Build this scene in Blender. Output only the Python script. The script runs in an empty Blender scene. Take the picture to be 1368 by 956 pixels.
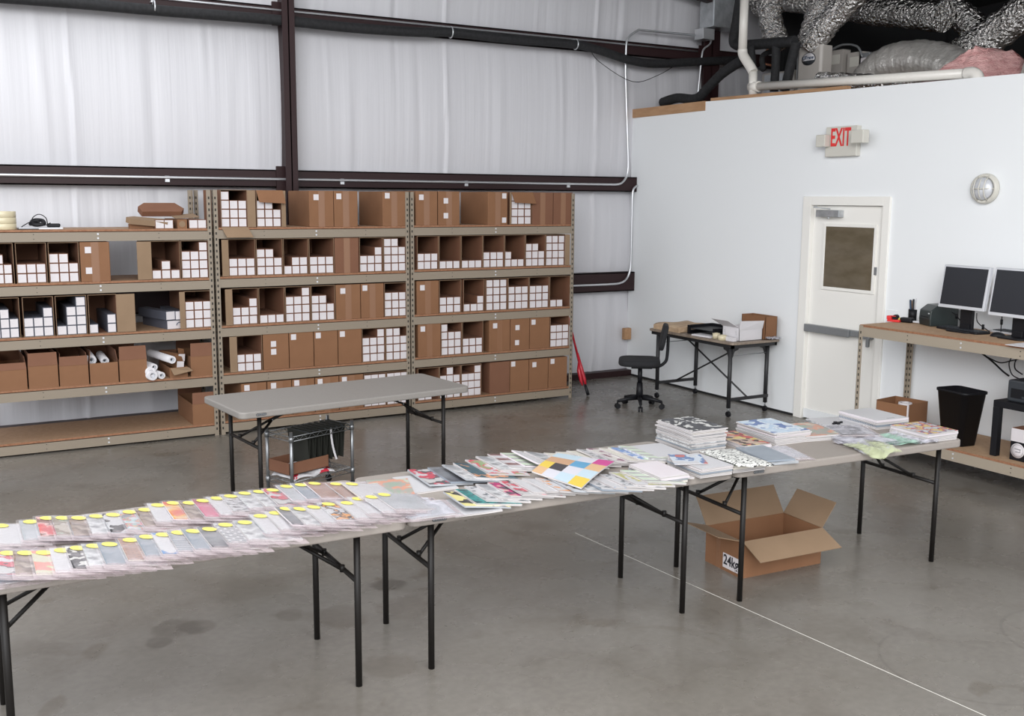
import bpy, bmesh, math, random
from math import sin, cos, tan, pi, radians, sqrt, atan, atan2
from mathutils import Vector, Matrix
random.seed(7)
D = bpy.data; COL = bpy.context.scene.collection; SC = bpy.context.scene

# ------------------------------------------------------------------ camera
CAM_H = 2.1; F_PX = 1384.59
YAW, PIT, ROL = radians(30.117), radians(8.7087), radians(0.3976)
_f = Vector((sin(YAW)*cos(PIT), cos(YAW)*cos(PIT), -sin(PIT)))
_r0 = Vector((cos(YAW), -sin(YAW), 0)); _u0 = _r0.cross(_f)
_r = cos(ROL)*_r0 + sin(ROL)*_u0; _u = -sin(ROL)*_r0 + cos(ROL)*_u0
cam_d = D.cameras.new('camera'); cam = D.objects.new('camera', cam_d); COL.objects.link(cam)
cam_d.sensor_fit = 'HORIZONTAL'; cam_d.sensor_width = 36.0; cam_d.lens = F_PX*36.0/1368.0
cam_d.clip_start = 0.05; cam_d.clip_end = 200
cam.matrix_world = Matrix(((_r.x,_u.x,-_f.x,0),(_r.y,_u.y,-_f.y,0),(_r.z,_u.z,-_f.z,CAM_H),(0,0,0,1)))
SC.camera = cam
_C = Vector((0,0,CAM_H))
def ray(px, py): return _f + (px-684)/F_PX*_r - (py-478)/F_PX*_u
def at(px, py, z=0.0): d = ray(px,py); return _C + d*((z-CAM_H)/d.z)      # point measured on a level plane
def aty(px, py, y): d = ray(px,py); return _C + d*(y/d.y)                 # point measured on a plane parallel to the back wall
def atx(px, py, x): d = ray(px,py); return _C + d*(x/d.x)                 # point measured on a plane parallel to the office wall

# ------------------------------------------------------------------ light and exposure
SC.view_settings.view_transform = 'Standard'; SC.view_settings.look = 'None'
SC.view_settings.gamma = 1.0; SC.view_settings.use_curve_mapping = False
SC.view_settings.exposure = 1.22
w = D.worlds.new('daylight'); SC.world = w; w.use_nodes = True
bgn = w.node_tree.nodes['Background']; bgn.inputs[0].default_value = (0.94,0.965,1.0,1); bgn.inputs[1].default_value = 0.72
def area(name, loc, tgt, sx, sy, power, color=(1,1,1)):
    l = D.lights.new(name, 'AREA'); l.shape = 'RECTANGLE'; l.size = sx; l.size_y = sy; l.energy = power; l.color = color
    o = D.objects.new(name, l); COL.objects.link(o); o.location = loc
    o.rotation_euler = (Vector(tgt)-Vector(loc)).to_track_quat('-Z','Y').to_euler(); return o
area('added_front_left_daylight', (-5.0, -5.5, 5.0), (4.0, 7.5, 1.0), 6.5, 3.6, 380, (0.95,0.97,1.0))  # unseen area lamp added high at front left to shape the daylight
area('skylight_daylight', (1.5, 0.5, 4.6), (2.6, 5.0, 0.0), 4.5, 3.5, 110, (1.0,0.99,0.97))

# ------------------------------------------------------------------ materials
def nn(nt, t, **kw):
    n = nt.nodes.new(t)
    for k, v in kw.items(): setattr(n, k, v)
    return n
def mat(name, col, rough=0.6, metal=0.0, spec=0.5):
    m = D.materials.new(name); m.use_nodes = True; b = m.node_tree.nodes['Principled BSDF']
    b.inputs['Base Color'].default_value = (*col,1); b.inputs['Roughness'].default_value = rough
    b.inputs['Metallic'].default_value = metal; b.inputs['Specular IOR Level'].default_value = spec
    return m
def noisy(name, c1, c2, scale=8, rough=0.7, metal=0.0, bump=0.0, stretch=(1,1,1), detail=4, obj=True, spec=0.5, bs=None, lo=.35, hi=.65):
    m = mat(name, c1, rough, metal, spec); nt = m.node_tree; b = nt.nodes['Principled BSDF']
    tc = nn(nt,'ShaderNodeTexCoord'); mp = nn(nt,'ShaderNodeMapping'); mp.inputs['Scale'].default_value = stretch
    no = nn(nt,'ShaderNodeTexNoise'); no.inputs['Scale'].default_value = scale; no.inputs['Detail'].default_value = detail
    cr = nn(nt,'ShaderNodeValToRGB'); cr.color_ramp.elements[0].position = lo; cr.color_ramp.elements[1].position = hi
    cr.color_ramp.elements[0].color = (*c1,1); cr.color_ramp.elements[1].color = (*c2,1)
    L = nt.links.new
    L(tc.outputs['Object'], mp.inputs[0]); L(mp.outputs[0], no.inputs[0]); L(no.outputs[0], cr.inputs[0]); L(cr.outputs[0], b.inputs['Base Color'])
    if bump:
        n2 = no
        if bs:
            n2 = nn(nt,'ShaderNodeTexNoise'); n2.inputs['Scale'].default_value = bs; n2.inputs['Detail'].default_value = 3; L(mp.outputs[0], n2.inputs[0])
        bp = nn(nt,'ShaderNodeBump'); bp.inputs['Strength'].default_value = bump; bp.inputs['Distance'].default_value = 0.02
        L(n2.outputs[0], bp.inputs['Height']); L(bp.outputs[0], b.inputs['Normal'])
    return m
M = {}
M['kraft'] = noisy('kraft_cardboard', (.200,.092,.042), (.232,.110,.052), 3, .8)
M['kraft2'] = noisy('kraft_red_and_shaded', (.165,.070,.038), (.19,.085,.046), 3, .8)  # redder cartons; also stands in for shade in open boxes and on flaps
M['kraft_in'] = noisy('kraft_inside', (.228,.150,.090), (.26,.173,.106), 4, .85)
M['tape'] = mat('packing_tape', (.24,.12,.064), .28)
M['beige'] = mat('beige_powder_coated_steel', (.25,.205,.155), .5)
M['beige_d'] = mat('slot_shadow_steel', (.03,.025,.02), .8)
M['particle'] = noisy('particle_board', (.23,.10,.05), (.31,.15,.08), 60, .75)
M['parttop_shaded'] = noisy('particle_board_top_shaded', (.29,.175,.10), (.35,.22,.135), 40, .7)  # same board as the bench top, darkened for the shade between shelves
M['maroon'] = mat('maroon_primer_steel', (.024,.009,.010), .5, 0, .35)
M['foam'] = noisy('black_foam_insulation', (.009,.009,.010), (.018,.018,.020), 30, .8)
M['galv'] = noisy('galvanised_steel', (.42,.44,.46), (.55,.57,.59), 14, .38, .75)
M['conduit'] = mat('conduit_steel', (.62,.63,.65), .33, .7)
M['pvc'] = mat('white_pvc', (.72,.69,.64), .35)
M['white'] = mat('white_paint', (.81,.825,.835), .85)
M['cream'] = mat('cream_door_paint', (.84,.82,.775), .5)
M['grey'] = mat('grey_metal', (.25,.26,.27), .4, .4)
M['black'] = mat('black_plastic', (.006,.006,.008), .5, 0, .3)
M['black2'] = mat('charcoal_plastic', (.028,.032,.038), .45)
M['legs'] = mat('dark_brown_powder_coat', (.0085,.0070,.0062), .5, 0, .3)
M['desk_metal'] = mat('gunmetal_tube', (.020,.020,.022), .5)
M['plastic_top'] = noisy('taupe_moulded_plastic', (.285,.252,.226), (.30,.265,.238), 60, .55, bump=.05, bs=300)
M['plastic_top2'] = noisy('grey_moulded_plastic', (.240,.222,.205), (.255,.236,.218), 60, .5, bump=.05, bs=300)
M['paper'] = mat('white_paper', (.66,.64,.66), .7)
M['label'] = mat('white_label', (.63,.59,.60), .6)
M['ink'] = mat('black_ink', (.015,.015,.02), .6)
M['yellow'] = mat('yellow_sticker', (.80,.70,.16), .5)
M['red'] = mat('red_paint', (.42,.012,.025), .35)
M['redp'] = mat('red_plastic', (.70,.03,.03), .35)
M['foil'] = noisy('foil_duct_jacket', (.62,.60,.58), (.80,.78,.76), 6, .20, 1.0, bump=1.0, bs=30, stretch=(1,1,1))
for n_ in M['foil'].node_tree.nodes:
    if n_.type=='BUMP': n_.inputs['Distance'].default_value=.06
M['foil_s'] = noisy('smooth_silver_duct_jacket', (.52,.50,.47), (.60,.57,.54), 3, .3, .5, bump=.6, bs=9, stretch=(1,3,3))
M['pink'] = noisy('pink_fibreglass', (.62,.30,.29), (.78,.47,.45), 9, .95, bump=.8, bs=45, stretch=(1,.6,4))
M['unit'] = noisy('grey_beige_sheet_metal', (.40,.37,.34), (.44,.41,.38), 3, .45)
M['copper'] = mat('copper_pipe', (.45,.2,.12), .35, .9)
M['silver'] = mat('silver_plastic', (.62,.63,.66), .4, .2)
M['screen'] = mat('switched_off_screen', (.018,.02,.026), .28)
M['wood_desk'] = noisy('scuffed_wood_laminate', (.20,.155,.12), (.30,.24,.19), 12, .55, stretch=(6,1,1))
M['wood'] = noisy('pine_lumber', (.36,.20,.10), (.44,.26,.14), 5, .7, stretch=(6,1,6))
M['rust'] = mat('rust_brown', (.30,.12,.07), .6)
M['chrome'] = mat('chrome_wire', (.30,.31,.32), .35, .8)
M['file'] = mat('dark_green_file', (.020,.021,.016), .8)
M['dark'] = mat('dark_roof_liner', (.012,.012,.013), .9)
M['benchtop'] = noisy('bench_board_top', (.40,.25,.145), (.46,.30,.18), 40, .7)
M['beige_lit'] = mat('beige_steel_lit_bench', (.33,.278,.215), .5)  # the shelving's beige, lightened to stand in for brighter light on the bench
M['darkprint'] = mat('dark_printed_sleeve', (.09,.095,.12), .5)
M['caulk'] = mat('pale_joint', (.62,.60,.55), .8)
M['tapeclear'] = mat('clear_tape_roll', (.62,.55,.38), .25)
M['lens'] = mat('frosted_lens', (.60,.58,.52), .3)
M['navy'] = mat('navy_print', (.02,.05,.10), .6)

def clear_plastic(name, tint=(.9,.88,.9), amount=.30, rough=.2):
    m = D.materials.new(name); m.use_nodes = True; nt = m.node_tree; b = nt.nodes['Principled BSDF']; L = nt.links.new
    b.inputs['Base Color'].default_value = (*tint,1); b.inputs['Roughness'].default_value = rough
    tr = nn(nt,'ShaderNodeBsdfTransparent'); mx = nn(nt,'ShaderNodeMixShader')
    tc = nn(nt,'ShaderNodeTexCoord'); no = nn(nt,'ShaderNodeTexNoise'); no.inputs['Scale'].default_value = 9; no.inputs['Detail'].default_value = 2
    no.inputs['Distortion'].default_value = 1.5
    mr = nn(nt,'ShaderNodeMapRange'); mr.inputs[1].default_value=.3; mr.inputs[2].default_value=.75; mr.inputs[3].default_value=amount*.4; mr.inputs[4].default_value=min(1,amount*2.1)
    bp = nn(nt,'ShaderNodeBump'); bp.inputs['Strength'].default_value=.5; bp.inputs['Distance'].default_value=.006
    L(tc.outputs['Object'], no.inputs[0]); L(no.outputs[0], mr.inputs[0]); L(no.outputs[0], bp.inputs['Height']); L(bp.outputs[0], b.inputs['Normal'])
    L(mr.outputs[0], mx.inputs[0]); L(tr.outputs[0], mx.inputs[1]); L(b.outputs[0], mx.inputs[2])
    L(mx.outputs[0], nt.nodes['Material Output'].inputs[0]); return m
M['bag'] = clear_plastic('clear_poly_bag', (.80,.75,.78), .15)
M['bagedge'] = clear_plastic('bag_margin', (.60,.51,.53), .38)
M['bagmilk'] = clear_plastic('milky_poly_bag', (.62,.61,.67), .5)
M['baggreen'] = clear_plastic('pale_green_bag', (.42,.62,.52), .6)
M['bagyellow'] = clear_plastic('pale_yellow_bag', (.56,.60,.38), .65)

def page_mat():
    m = mat('page_edges', (.74,.72,.71), .8); nt = m.node_tree; b = nt.nodes['Principled BSDF']; L = nt.links.new
    tc = nn(nt,'ShaderNodeTexCoord'); mp = nn(nt,'ShaderNodeMapping'); mp.inputs['Scale'].default_value=(2,2,260)
    no = nn(nt,'ShaderNodeTexNoise'); no.inputs['Scale'].default_value=1.0; no.inputs['Detail'].default_value=2
    cr = nn(nt,'ShaderNodeValToRGB'); cr.color_ramp.elements[0].position=.3; cr.color_ramp.elements[1].position=.6
    cr.color_ramp.elements[0].color=(.26,.24,.24,1); cr.color_ramp.elements[1].color=(.62,.59,.58,1)
    L(tc.outputs['Object'],mp.inputs[0]); L(mp.outputs[0],no.inputs[0]); L(no.outputs[0],cr.inputs[0]); L(cr.outputs[0],b.inputs['Base Color']); return m
M['pages'] = page_mat()
def cover(name, cols, kind='noise', sc=12, stretch=(1,1,1), rough=.35):
    """printed cover: hard-edged patches of the given colours"""
    cols = [tuple(x*.82 for x in c) for c in cols]
    m = mat('cover_'+name, cols[0], rough); nt = m.node_tree; b = nt.nodes['Principled BSDF']; L = nt.links.new
    if len(cols) > 1:
        tc = nn(nt,'ShaderNodeTexCoord'); mp = nn(nt,'ShaderNodeMapping'); mp.inputs['Scale'].default_value = stretch
        mp.inputs['Location'].default_value = (random.uniform(0,5),random.uniform(0,5),0)
        cr = nn(nt,'ShaderNodeValToRGB'); cr.color_ramp.interpolation = 'CONSTANT'
        if kind == 'noise':
            t = nn(nt,'ShaderNodeTexNoise'); t.inputs['Scale'].default_value = sc; t.inputs['Detail'].default_value = 3; out = t.outputs[0]; lo, hi = .42, .555
        elif kind == 'voro':
            t = nn(nt,'ShaderNodeTexVoronoi'); t.inputs['Scale'].default_value = sc; out = t.outputs['Color']; lo, hi = .35, .95
        elif kind == 'soft':
            t = nn(nt,'ShaderNodeTexNoise'); t.inputs['Scale'].default_value = sc; t.inputs['Detail'].default_value = 6; out = t.outputs[0]; lo, hi = .40, .66; cr.color_ramp.interpolation = 'LINEAR'
        elif kind == 'bars':
            t = nn(nt,'ShaderNodeTexWave', bands_direction='Y'); t.inputs['Scale'].default_value = sc; t.inputs['Distortion'].default_value = .6; out = t.outputs[0]; lo, hi = .6, .95
        elif kind == 'brick':
            t = nn(nt,'ShaderNodeTexBrick'); t.inputs['Scale'].default_value = sc; t.inputs['Color1'].default_value=(0,0,0,1); t.inputs['Color2'].default_value=(.55,.55,.55,1); t.inputs['Mortar'].default_value=(1,1,1,1); t.inputs['Mortar Size'].default_value=.06; out = t.outputs[0]; lo, hi = .4, .8
        L(tc.outputs['Object'], mp.inputs[0]); L(mp.outputs[0], t.inputs[0]); L(out, cr.inputs[0]); L(cr.outputs[0], b.inputs['Base Color'])
        el = cr.color_ramp.elements
        while len(el) < len(cols): el.new(0.5)
        n = len(cols)
        for i, c in enumerate(cols):
            el[i].position = 0 if i == 0 else lo + (hi-lo)*(i-1)/max(1, n-2) if n > 2 else (lo+hi)/2
            el[i].color = (*c,1)
    return m
W_=(.62,.61,.63); K_=(.03,.03,.035); G_=(.38,.39,.41); LG=(.5,.5,.52); R_=(.62,.06,.07)
CV = {
 'white': cover('white',[W_]), 'offwhite': cover('offwhite',[(.70,.69,.66)]),
 'whiteline': cover('whiteline',[W_,(.62,.61,.62),W_],'bars',9), 'whitetext': cover('whitetext',[W_,W_,K_],'noise',30,(1,3,1)),
 'grey': cover('grey',[(.40,.42,.45),(.50,.52,.55),(.34,.36,.38)],'soft',6), 'darkgrey': cover('darkgrey',[(.14,.15,.17),(.24,.25,.27),(.10,.10,.12)],'soft',9),
 'slate': cover('slate',[(.20,.24,.29),(.30,.34,.39)],'soft',8), 'red': cover('red',[(.62,.07,.08),(.72,.14,.13),(.75,.45,.42),(.25,.10,.08)],'noise',14),
 'brown': cover('brown',[(.25,.17,.13),(.34,.25,.20),(.15,.10,.08),(.48,.40,.34)],'soft',12), 'greenbrown': cover('greenbrown',[(.42,.46,.38),(.27,.22,.17),(.50,.44,.38)],'noise',10),
 'teal': cover('teal',[(.03,.16,.17),(.05,.30,.29),(.02,.07,.09)],'noise',18,(1,2,1)), 'navyfish': cover('navyfish',[(.03,.08,.12),(.05,.12,.15),(.75,.33,.16)],'noise',16),
 'pinkstripe': cover('pinkstripe',[(.55,.10,.20),(.62,.16,.26),(.30,.10,.12)],'soft',6), 'flame': cover('flame',[(.20,.10,.09),(.70,.12,.07),(.80,.45,.12),(.62,.58,.55)],'soft',9,(1,1,1)),
 'terracotta': cover('terracotta',[(.45,.25,.19),(.55,.32,.24),(.30,.20,.17)],'brick',16), 'collage': cover('collage',[W_,(.30,.55,.55),(.65,.15,.20),(.55,.47,.30),(.20,.20,.25)],'noise',15),
 'whale': cover('whale',[W_,W_,K_],'noise',8,(1.4,1,1)), 'bwprint': cover('bwprint',[K_,(.05,.05,.06),(.70,.69,.66),W_],'voro',44),
 'dotted': cover('dotted',[(.78,.78,.74),(.78,.78,.74),K_],'noise',60,(1,2,1)), 'linesdark': cover('linesdark',[(.25,.27,.31),W_],'bars',14),
 'gridwhite': cover('gridwhite',[(.20,.21,.23),(.26,.27,.30),W_],'brick',11), 'letters': cover('letters',[W_,W_,K_,(.80,.35,.08)],'noise',20),
 'yellowlime': cover('yellowlime',[(.60,.62,.36),(.70,.30,.25),(.62,.60,.45)],'noise',9), 'yellow': cover('yellow',[(.80,.72,.30),(.80,.72,.30),K_],'noise',7),
 'bird': cover('bird',[W_,W_,(.12,.14,.16)],'noise',26), 'redphoto': cover('redphoto',[(.55,.54,.54),(.12,.10,.11),(.60,.08,.12),W_],'noise',9),
 'flower': cover('flower',[W_,W_,(.68,.10,.13),(.30,.40,.20)],'noise',12), 'maroonstripe': cover('maroonstripe',[(.62,.60,.62),(.28,.10,.09),(.13,.12,.12)],'bars',3,(1,1,1)),
 'greenstripe': cover('greenstripe',[(.66,.76,.60),W_,(.25,.24,.20)],'bars',4), 'pinkfoto': cover('pinkfoto',[W_,(.74,.40,.36),(.50,.04,.18),(.10,.08,.10)],'noise',9),
 'beige': cover('beige',[(.66,.62,.54),(.74,.70,.62)],'soft',8), 'purple': cover('purple',[(.70,.66,.62),(.70,.66,.62),(.26,.10,.16)],'noise',16),
 'bluegreen': cover('bluegreen',[(.76,.78,.80),(.20,.32,.62),(.50,.70,.42)],'noise',11), 'bluefigure': cover('bluefigure',[W_,W_,W_,(.12,.28,.55)],'noise',9),
 'olive': cover('olive',[W_,(.45,.42,.12),(.60,.62,.40),K_],'noise',8), 'orange': cover('orange',[W_,W_,W_,(.72,.28,.08)],'noise',18),
 'pinkwhite': cover('pinkwhite',[(.74,.66,.69),(.78,.72,.75)],'soft',5), 'bluesky': cover('bluesky',[(.62,.73,.84),(.50,.64,.80),(.72,.79,.86),(.10,.18,.42)],'noise',9),
 'redcomic': cover('redcomic',[(.10,.06,.05),(.55,.10,.09),(.58,.42,.32),(.68,.55,.20),(.65,.12,.10)],'voro',30),
 'greencity': cover('greencity',[(.34,.42,.34),(.42,.40,.36),(.70,.34,.24),(.55,.60,.50)],'noise',8), 'stars': cover('stars',[W_,W_,(.10,.08,.20),(.65,.08,.08),(.75,.60,.20)],'noise',19),
 'photogrey': cover('photogrey',[(.55,.55,.57),(.30,.31,.33),(.72,.72,.73),(.14,.14,.16)],'soft',9), 'bluepic': cover('bluepic',[W_,(.62,.68,.76),(.16,.24,.42),(.55,.16,.14)],'noise',8),
}

def floor_mat():
    m = mat('polished_concrete', (.3,.3,.29), .35); nt = m.node_tree; b = nt.nodes['Principled BSDF']; L = nt.links.new
    tc = nn(nt,'ShaderNodeTexCoord')
    def noise(s, d=5, dist=0): n = nn(nt,'ShaderNodeTexNoise'); n.inputs['Scale'].default_value=s; n.inputs['Detail'].default_value=d; n.inputs['Distortion'].default_value=dist; L(tc.outputs['Object'],n.inputs[0]); return n
    def ramp(src, p0, c0, p1, c1): r = nn(nt,'ShaderNodeValToRGB'); e=r.color_ramp.elements; e[0].position=p0; e[1].position=p1; e[0].color=(*c0,1); e[1].color=(*c1,1); L(src,r.inputs[0]); return r
    a = ramp(noise(.7,7,.4).outputs[0], .35, (.150,.135,.116), .68, (.212,.196,.176))
    s = ramp(noise(2.3,8,.8).outputs[0], .50, (1,1,1), .72, (.80,.78,.76))
    g = ramp(noise(26,6).outputs[0], .35, (.92,.92,.92), .65, (1.05,1.05,1.05))
    st = ramp(noise(1.15,4,1.6).outputs[0], .63, (1,1,1), .67, (.80,.77,.73))
    def mul(x,y,f=1.0): q = nn(nt,'ShaderNodeMix',data_type='RGBA',blend_type='MULTIPLY'); q.inputs[0].default_value=f; L(x,q.inputs[6]); L(y,q.inputs[7]); return q.outputs[2]
    col = mul(mul(mul(a.outputs[0],s.outputs[0]),g.outputs[0]),st.outputs[0])
    # spills and scuff arcs, each with its own place on the slab
    nz = nn(nt,'ShaderNodeTexNoise'); nz.inputs['Scale'].default_value=7; nz.inputs['Detail'].default_value=5; L(tc.outputs['Object'],nz.inputs[0])
    def dist(c): d = nn(nt,'ShaderNodeVectorMath',operation='DISTANCE'); L(tc.outputs['Object'],d.inputs[0]); d.inputs[1].default_value=(c[0],c[1],0); return d.outputs['Value']
    def wob(v, k): m1 = nn(nt,'ShaderNodeMath',operation='MULTIPLY_ADD'); L(nz.outputs[0],m1.inputs[0]); m1.inputs[1].default_value=k; L(v,m1.inputs[2]); return m1.outputs[0]
    for px,py,r,dk in ((520,781,.10,.62),(237,838,.13,.74),(262,836,.10,.76),(212,858,.07,.72),(452,823,.16,.84),(540,812,.17,.86),(520,888,.14,.86),(388,821,.08,.82),(880,640,.05,.9)):
        c = at(px,py); col = mul(col, ramp(wob(dist(c), r*1.1), r*1.3, (dk,dk*.98,dk*.96), r*1.55, (1,1,1)).outputs[0])
    for tri,wd,dk in ((((1176,877),(1260,927),(1368,941)),.010,.86),(((1338,830),(1345,850),(1368,866)),.012,.86)):
        p = [at(*q) for q in tri]; ax,ay,bx,by,cx,cy = p[0].x,p[0].y,p[1].x,p[1].y,p[2].x,p[2].y
        dd = 2*(ax*(by-cy)+bx*(cy-ay)+cx*(ay-by)); ux = ((ax*ax+ay*ay)*(by-cy)+(bx*bx+by*by)*(cy-ay)+(cx*cx+cy*cy)*(ay-by))/dd; uy = ((ax*ax+ay*ay)*(cx-bx)+(bx*bx+by*by)*(ax-cx)+(cx*cx+cy*cy)*(bx-ax))/dd
        rad = sqrt((ax-ux)**2+(ay-uy)**2)
        q = nn(nt,'ShaderNodeMath',operation='SUBTRACT'); L(dist((ux,uy)),q.inputs[0]); q.inputs[1].default_value=rad
        q2 = nn(nt,'ShaderNodeMath',operation='ABSOLUTE'); L(q.outputs[0],q2.inputs[0])
        arc = ramp(q2.outputs[0], wd*.4, (dk,dk,dk), wd, (1,1,1)); d2 = ramp(dist(p[1]), .55, (1,1,1), .75, (0,0,0))
        mx = nn(nt,'ShaderNodeMix',data_type='RGBA'); L(d2.outputs[0],mx.inputs[0]); mx.inputs[6].default_value=(1,1,1,1); L(arc.outputs[0],mx.inputs[7]); col = mul(col, mx.outputs[2])
    L(col, b.inputs['Base Color'])
    rr = nn(nt,'ShaderNodeMapRange'); rr.inputs[3].default_value=.17; rr.inputs[4].default_value=.38; L(noise(3,5).outputs[0], rr.inputs[0]); L(rr.outputs[0], b.inputs['Roughness'])
    return m
M['floor'] = floor_mat()
def film_mat():
    m = mat('white_insulation_film', (.60,.594,.62), .4); nt=m.node_tree; b=nt.nodes['Principled BSDF']; L=nt.links.new
    tc=nn(nt,'ShaderNodeTexCoord'); mp=nn(nt,'ShaderNodeMapping'); mp.inputs['Scale'].default_value=(16,1,.35)
    no=nn(nt,'ShaderNodeTexNoise'); no.inputs['Scale'].default_value=1.3; no.inputs['Detail'].default_value=5
    bp=nn(nt,'ShaderNodeBump'); bp.inputs['Strength'].default_value=.14; bp.inputs['Distance'].default_value=.03
    L(tc.outputs['Object'],mp.inputs[0]); L(mp.outputs[0],no.inputs[0]); L(no.outputs[0],bp.inputs['Height']); L(bp.outputs[0],b.inputs['Normal']); return m
M['film'] = film_mat()

# ------------------------------------------------------------------ mesh helpers
class MB:
    def __init__(s): s.v=[]; s.f=[]; s.m=[]; s.s=[]; s.M=None
    def av(s, p):
        p = Vector(p)
        if s.M is not None: p = s.M @ p
        s.v.append(p); return len(s.v)-1
    def af(s, ids, mi=0, sm=False): s.f.append(ids); s.m.append(mi); s.s.append(sm)
    def quad(s, a,b,c,d, mi=0): s.af([s.av(p) for p in (a,b,c,d)], mi)
    def box(s, x0,x1,y0,y1,z0,z1, mi=0, top=None, front=None):
        i=[s.av(p) for p in ((x0,y0,z0),(x1,y0,z0),(x1,y1,z0),(x0,y1,z0),(x0,y0,z1),(x1,y0,z1),(x1,y1,z1),(x0,y1,z1))]
        s.af([i[3],i[2],i[1],i[0]],mi); s.af([i[4],i[5],i[6],i[7]], mi if top is None else top)
        s.af([i[0],i[1],i[5],i[4]], mi if front is None else front); s.af([i[1],i[2],i[6],i[5]],mi); s.af([i[2],i[3],i[7],i[6]],mi); s.af([i[3],i[0],i[4],i[7]],mi); return s
    def bar(s, a, b, w, h, mi=0, up=(0,0,1)):
        a=Vector(a); b=Vector(b); d=(b-a).normalized(); u=Vector(up)
        if abs(d.dot(u))>.98: u=Vector((0,1,0))
        r=d.cross(u).normalized(); u=r.cross(d)
        p=[]
        for q in (a,b):
            for sx,sy in ((-1,-1),(1,-1),(1,1),(-1,1)): p.append(s.av(q+r*sx*w/2+u*sy*h/2))
        s.af([p[3],p[2],p[1],p[0]],mi); s.af(p[4:],mi)
        for k in range(4): s.af([p[k],p[(k+1)%4],p[4+(k+1)%4],p[4+k]],mi)
        return s
    def tube(s, path, r, n=10, mi=0, caps=True, rad=None):
        path=[Vector(p) for p in path]; rings=[]; prev=None
        for i,p in enumerate(path):
            t=(path[min(i+1,len(path)-1)]-path[max(i-1,0)]).normalized()
            if prev is None:
                a=Vector((0,0,1)) if abs(t.z)<.9 else Vector((1,0,0)); u=t.cross(a).normalized()
            else:
                u=prev-t*prev.dot(t); u=u.normalized() if u.length>1e-6 else t.cross(Vector((0,0,1))).normalized()
            prev=u; w=t.cross(u); rr=rad[i] if rad else r
            rings.append([s.av(p+(u*cos(2*pi*k/n)+w*sin(2*pi*k/n))*rr) for k in range(n)])
        for a,b in zip(rings,rings[1:]):
            for k in range(n): s.af([a[k],a[(k+1)%n],b[(k+1)%n],b[k]],mi,True)
        if caps: s.af(list(reversed(rings[0])),mi); s.af(rings[-1],mi)
        return s
    def cyl(s, a, b, r, n=14, mi=0, r2=None): return s.tube([a,b], r, n, mi, True, [r, r if r2 is None else r2])
    def lathe(s, prof, c=(0,0,0), n=20, mi=0):
        rings=[[s.av((c[0]+r*cos(2*pi*k/n),c[1]+r*sin(2*pi*k/n),c[2]+z)) for k in range(n)] for r,z in prof]
        for a,b in zip(rings,rings[1:]):
            for k in range(n): s.af([a[k],a[(k+1)%n],b[(k+1)%n],b[k]],mi,True)
        s.af(list(reversed(rings[0])),mi); s.af(rings[-1],mi); return s
    def prism(s, poly, z0, z1, mi=0, top=None):
        a=[s.av((x,y,z0)) for x,y in poly]; b=[s.av((x,y,z1)) for x,y in poly]; n=len(poly)
        s.af(list(reversed(a)),mi); s.af(b, mi if top is None else top)
        for k in range(n): s.af([a[k],a[(k+1)%n],b[(k+1)%n],b[k]],mi)
        return s
    def slab(s, pts, t, mi=0, mi2=None):
        """thin sheet with thickness t through the points of a planar polygon"""
        pts=[Vector(p) for p in pts]; n=(pts[1]-pts[0]).cross(pts[2]-pts[0]).normalized()*t
        a=[s.av(p) for p in pts]; b=[s.av(p+n) for p in pts]; k=len(pts)
        s.af(list(reversed(a)),mi); s.af(b,mi if mi2 is None else mi2)
        for q in range(k): s.af([a[q],a[(q+1)%k],b[(q+1)%k],b[q]],mi)
        return s
    def sheet(s, nx, ny, fn, t=0.0, mi=0, mib=None, sm=True):
        """grid surface fn(u,v) with thickness t downwards"""
        g=[[s.av(fn(i/nx,j/ny)) for i in range(nx+1)] for j in range(ny+1)]
        for j in range(ny):
            for i in range(nx): s.af([g[j][i],g[j][i+1],g[j+1][i+1],g[j+1][i]],mi,sm)
        if t:
            h=[[s.av(Vector(fn(i/nx,j/ny))-Vector((0,0,t))) for i in range(nx+1)] for j in range(ny+1)]; mb=mi if mib is None else mib
            for j in range(ny):
                for i in range(nx): s.af([h[j][i],h[j+1][i],h[j+1][i+1],h[j][i+1]],mb,sm)
            for i in range(nx): s.af([h[0][i],h[0][i+1],g[0][i+1],g[0][i]],mb); s.af([h[ny][i+1],h[ny][i],g[ny][i],g[ny][i+1]],mb)
            for j in range(ny): s.af([h[j+1][0],h[j][0],g[j][0],g[j+1][0]],mb); s.af([h[j][nx],h[j+1][nx],g[j+1][nx],g[j][nx]],mb)
        return s
    def mesh(s, name, mats):
        me=D.meshes.new(name); me.from_pydata(s.v,[],s.f)
        for m in (mats if isinstance(mats,(list,tuple)) else [mats]): me.materials.append(M[m] if isinstance(m,str) else m)
        me.polygons.foreach_set('material_index', s.m); me.polygons.foreach_set('use_smooth', s.s); me.update(); return me
    def build(s, name, mats, parent=None, bevel=0, seg=2):
        o=D.objects.new(name, s.mesh(name,mats)); COL.objects.link(o)
        if parent: o.parent=parent
        if bevel:
            b=o.modifiers.new('bevel','BEVEL'); b.width=bevel; b.segments=seg; b.limit_method='ANGLE'; b.angle_limit=radians(40)
        return o
def tag(o, label, cat, group=None):
    o['label']=label; o['category']=cat
    if group and group!='none': o['group']=group
    return o
def thing(name, label, cat, loc=(0,0,0), rz=0, group=None):
    o=D.objects.new(name,None); COL.objects.link(o); o.location=loc; o.rotation_euler=(0,0,rz); o.empty_display_size=.1
    return tag(o,label,cat,group)
def struct(o): o['kind']='structure'; return o
def place(o, loc, rz=0, rot=None):
    o.location=loc; o.rotation_euler = rot if rot else (0,0,rz); return o
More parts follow.
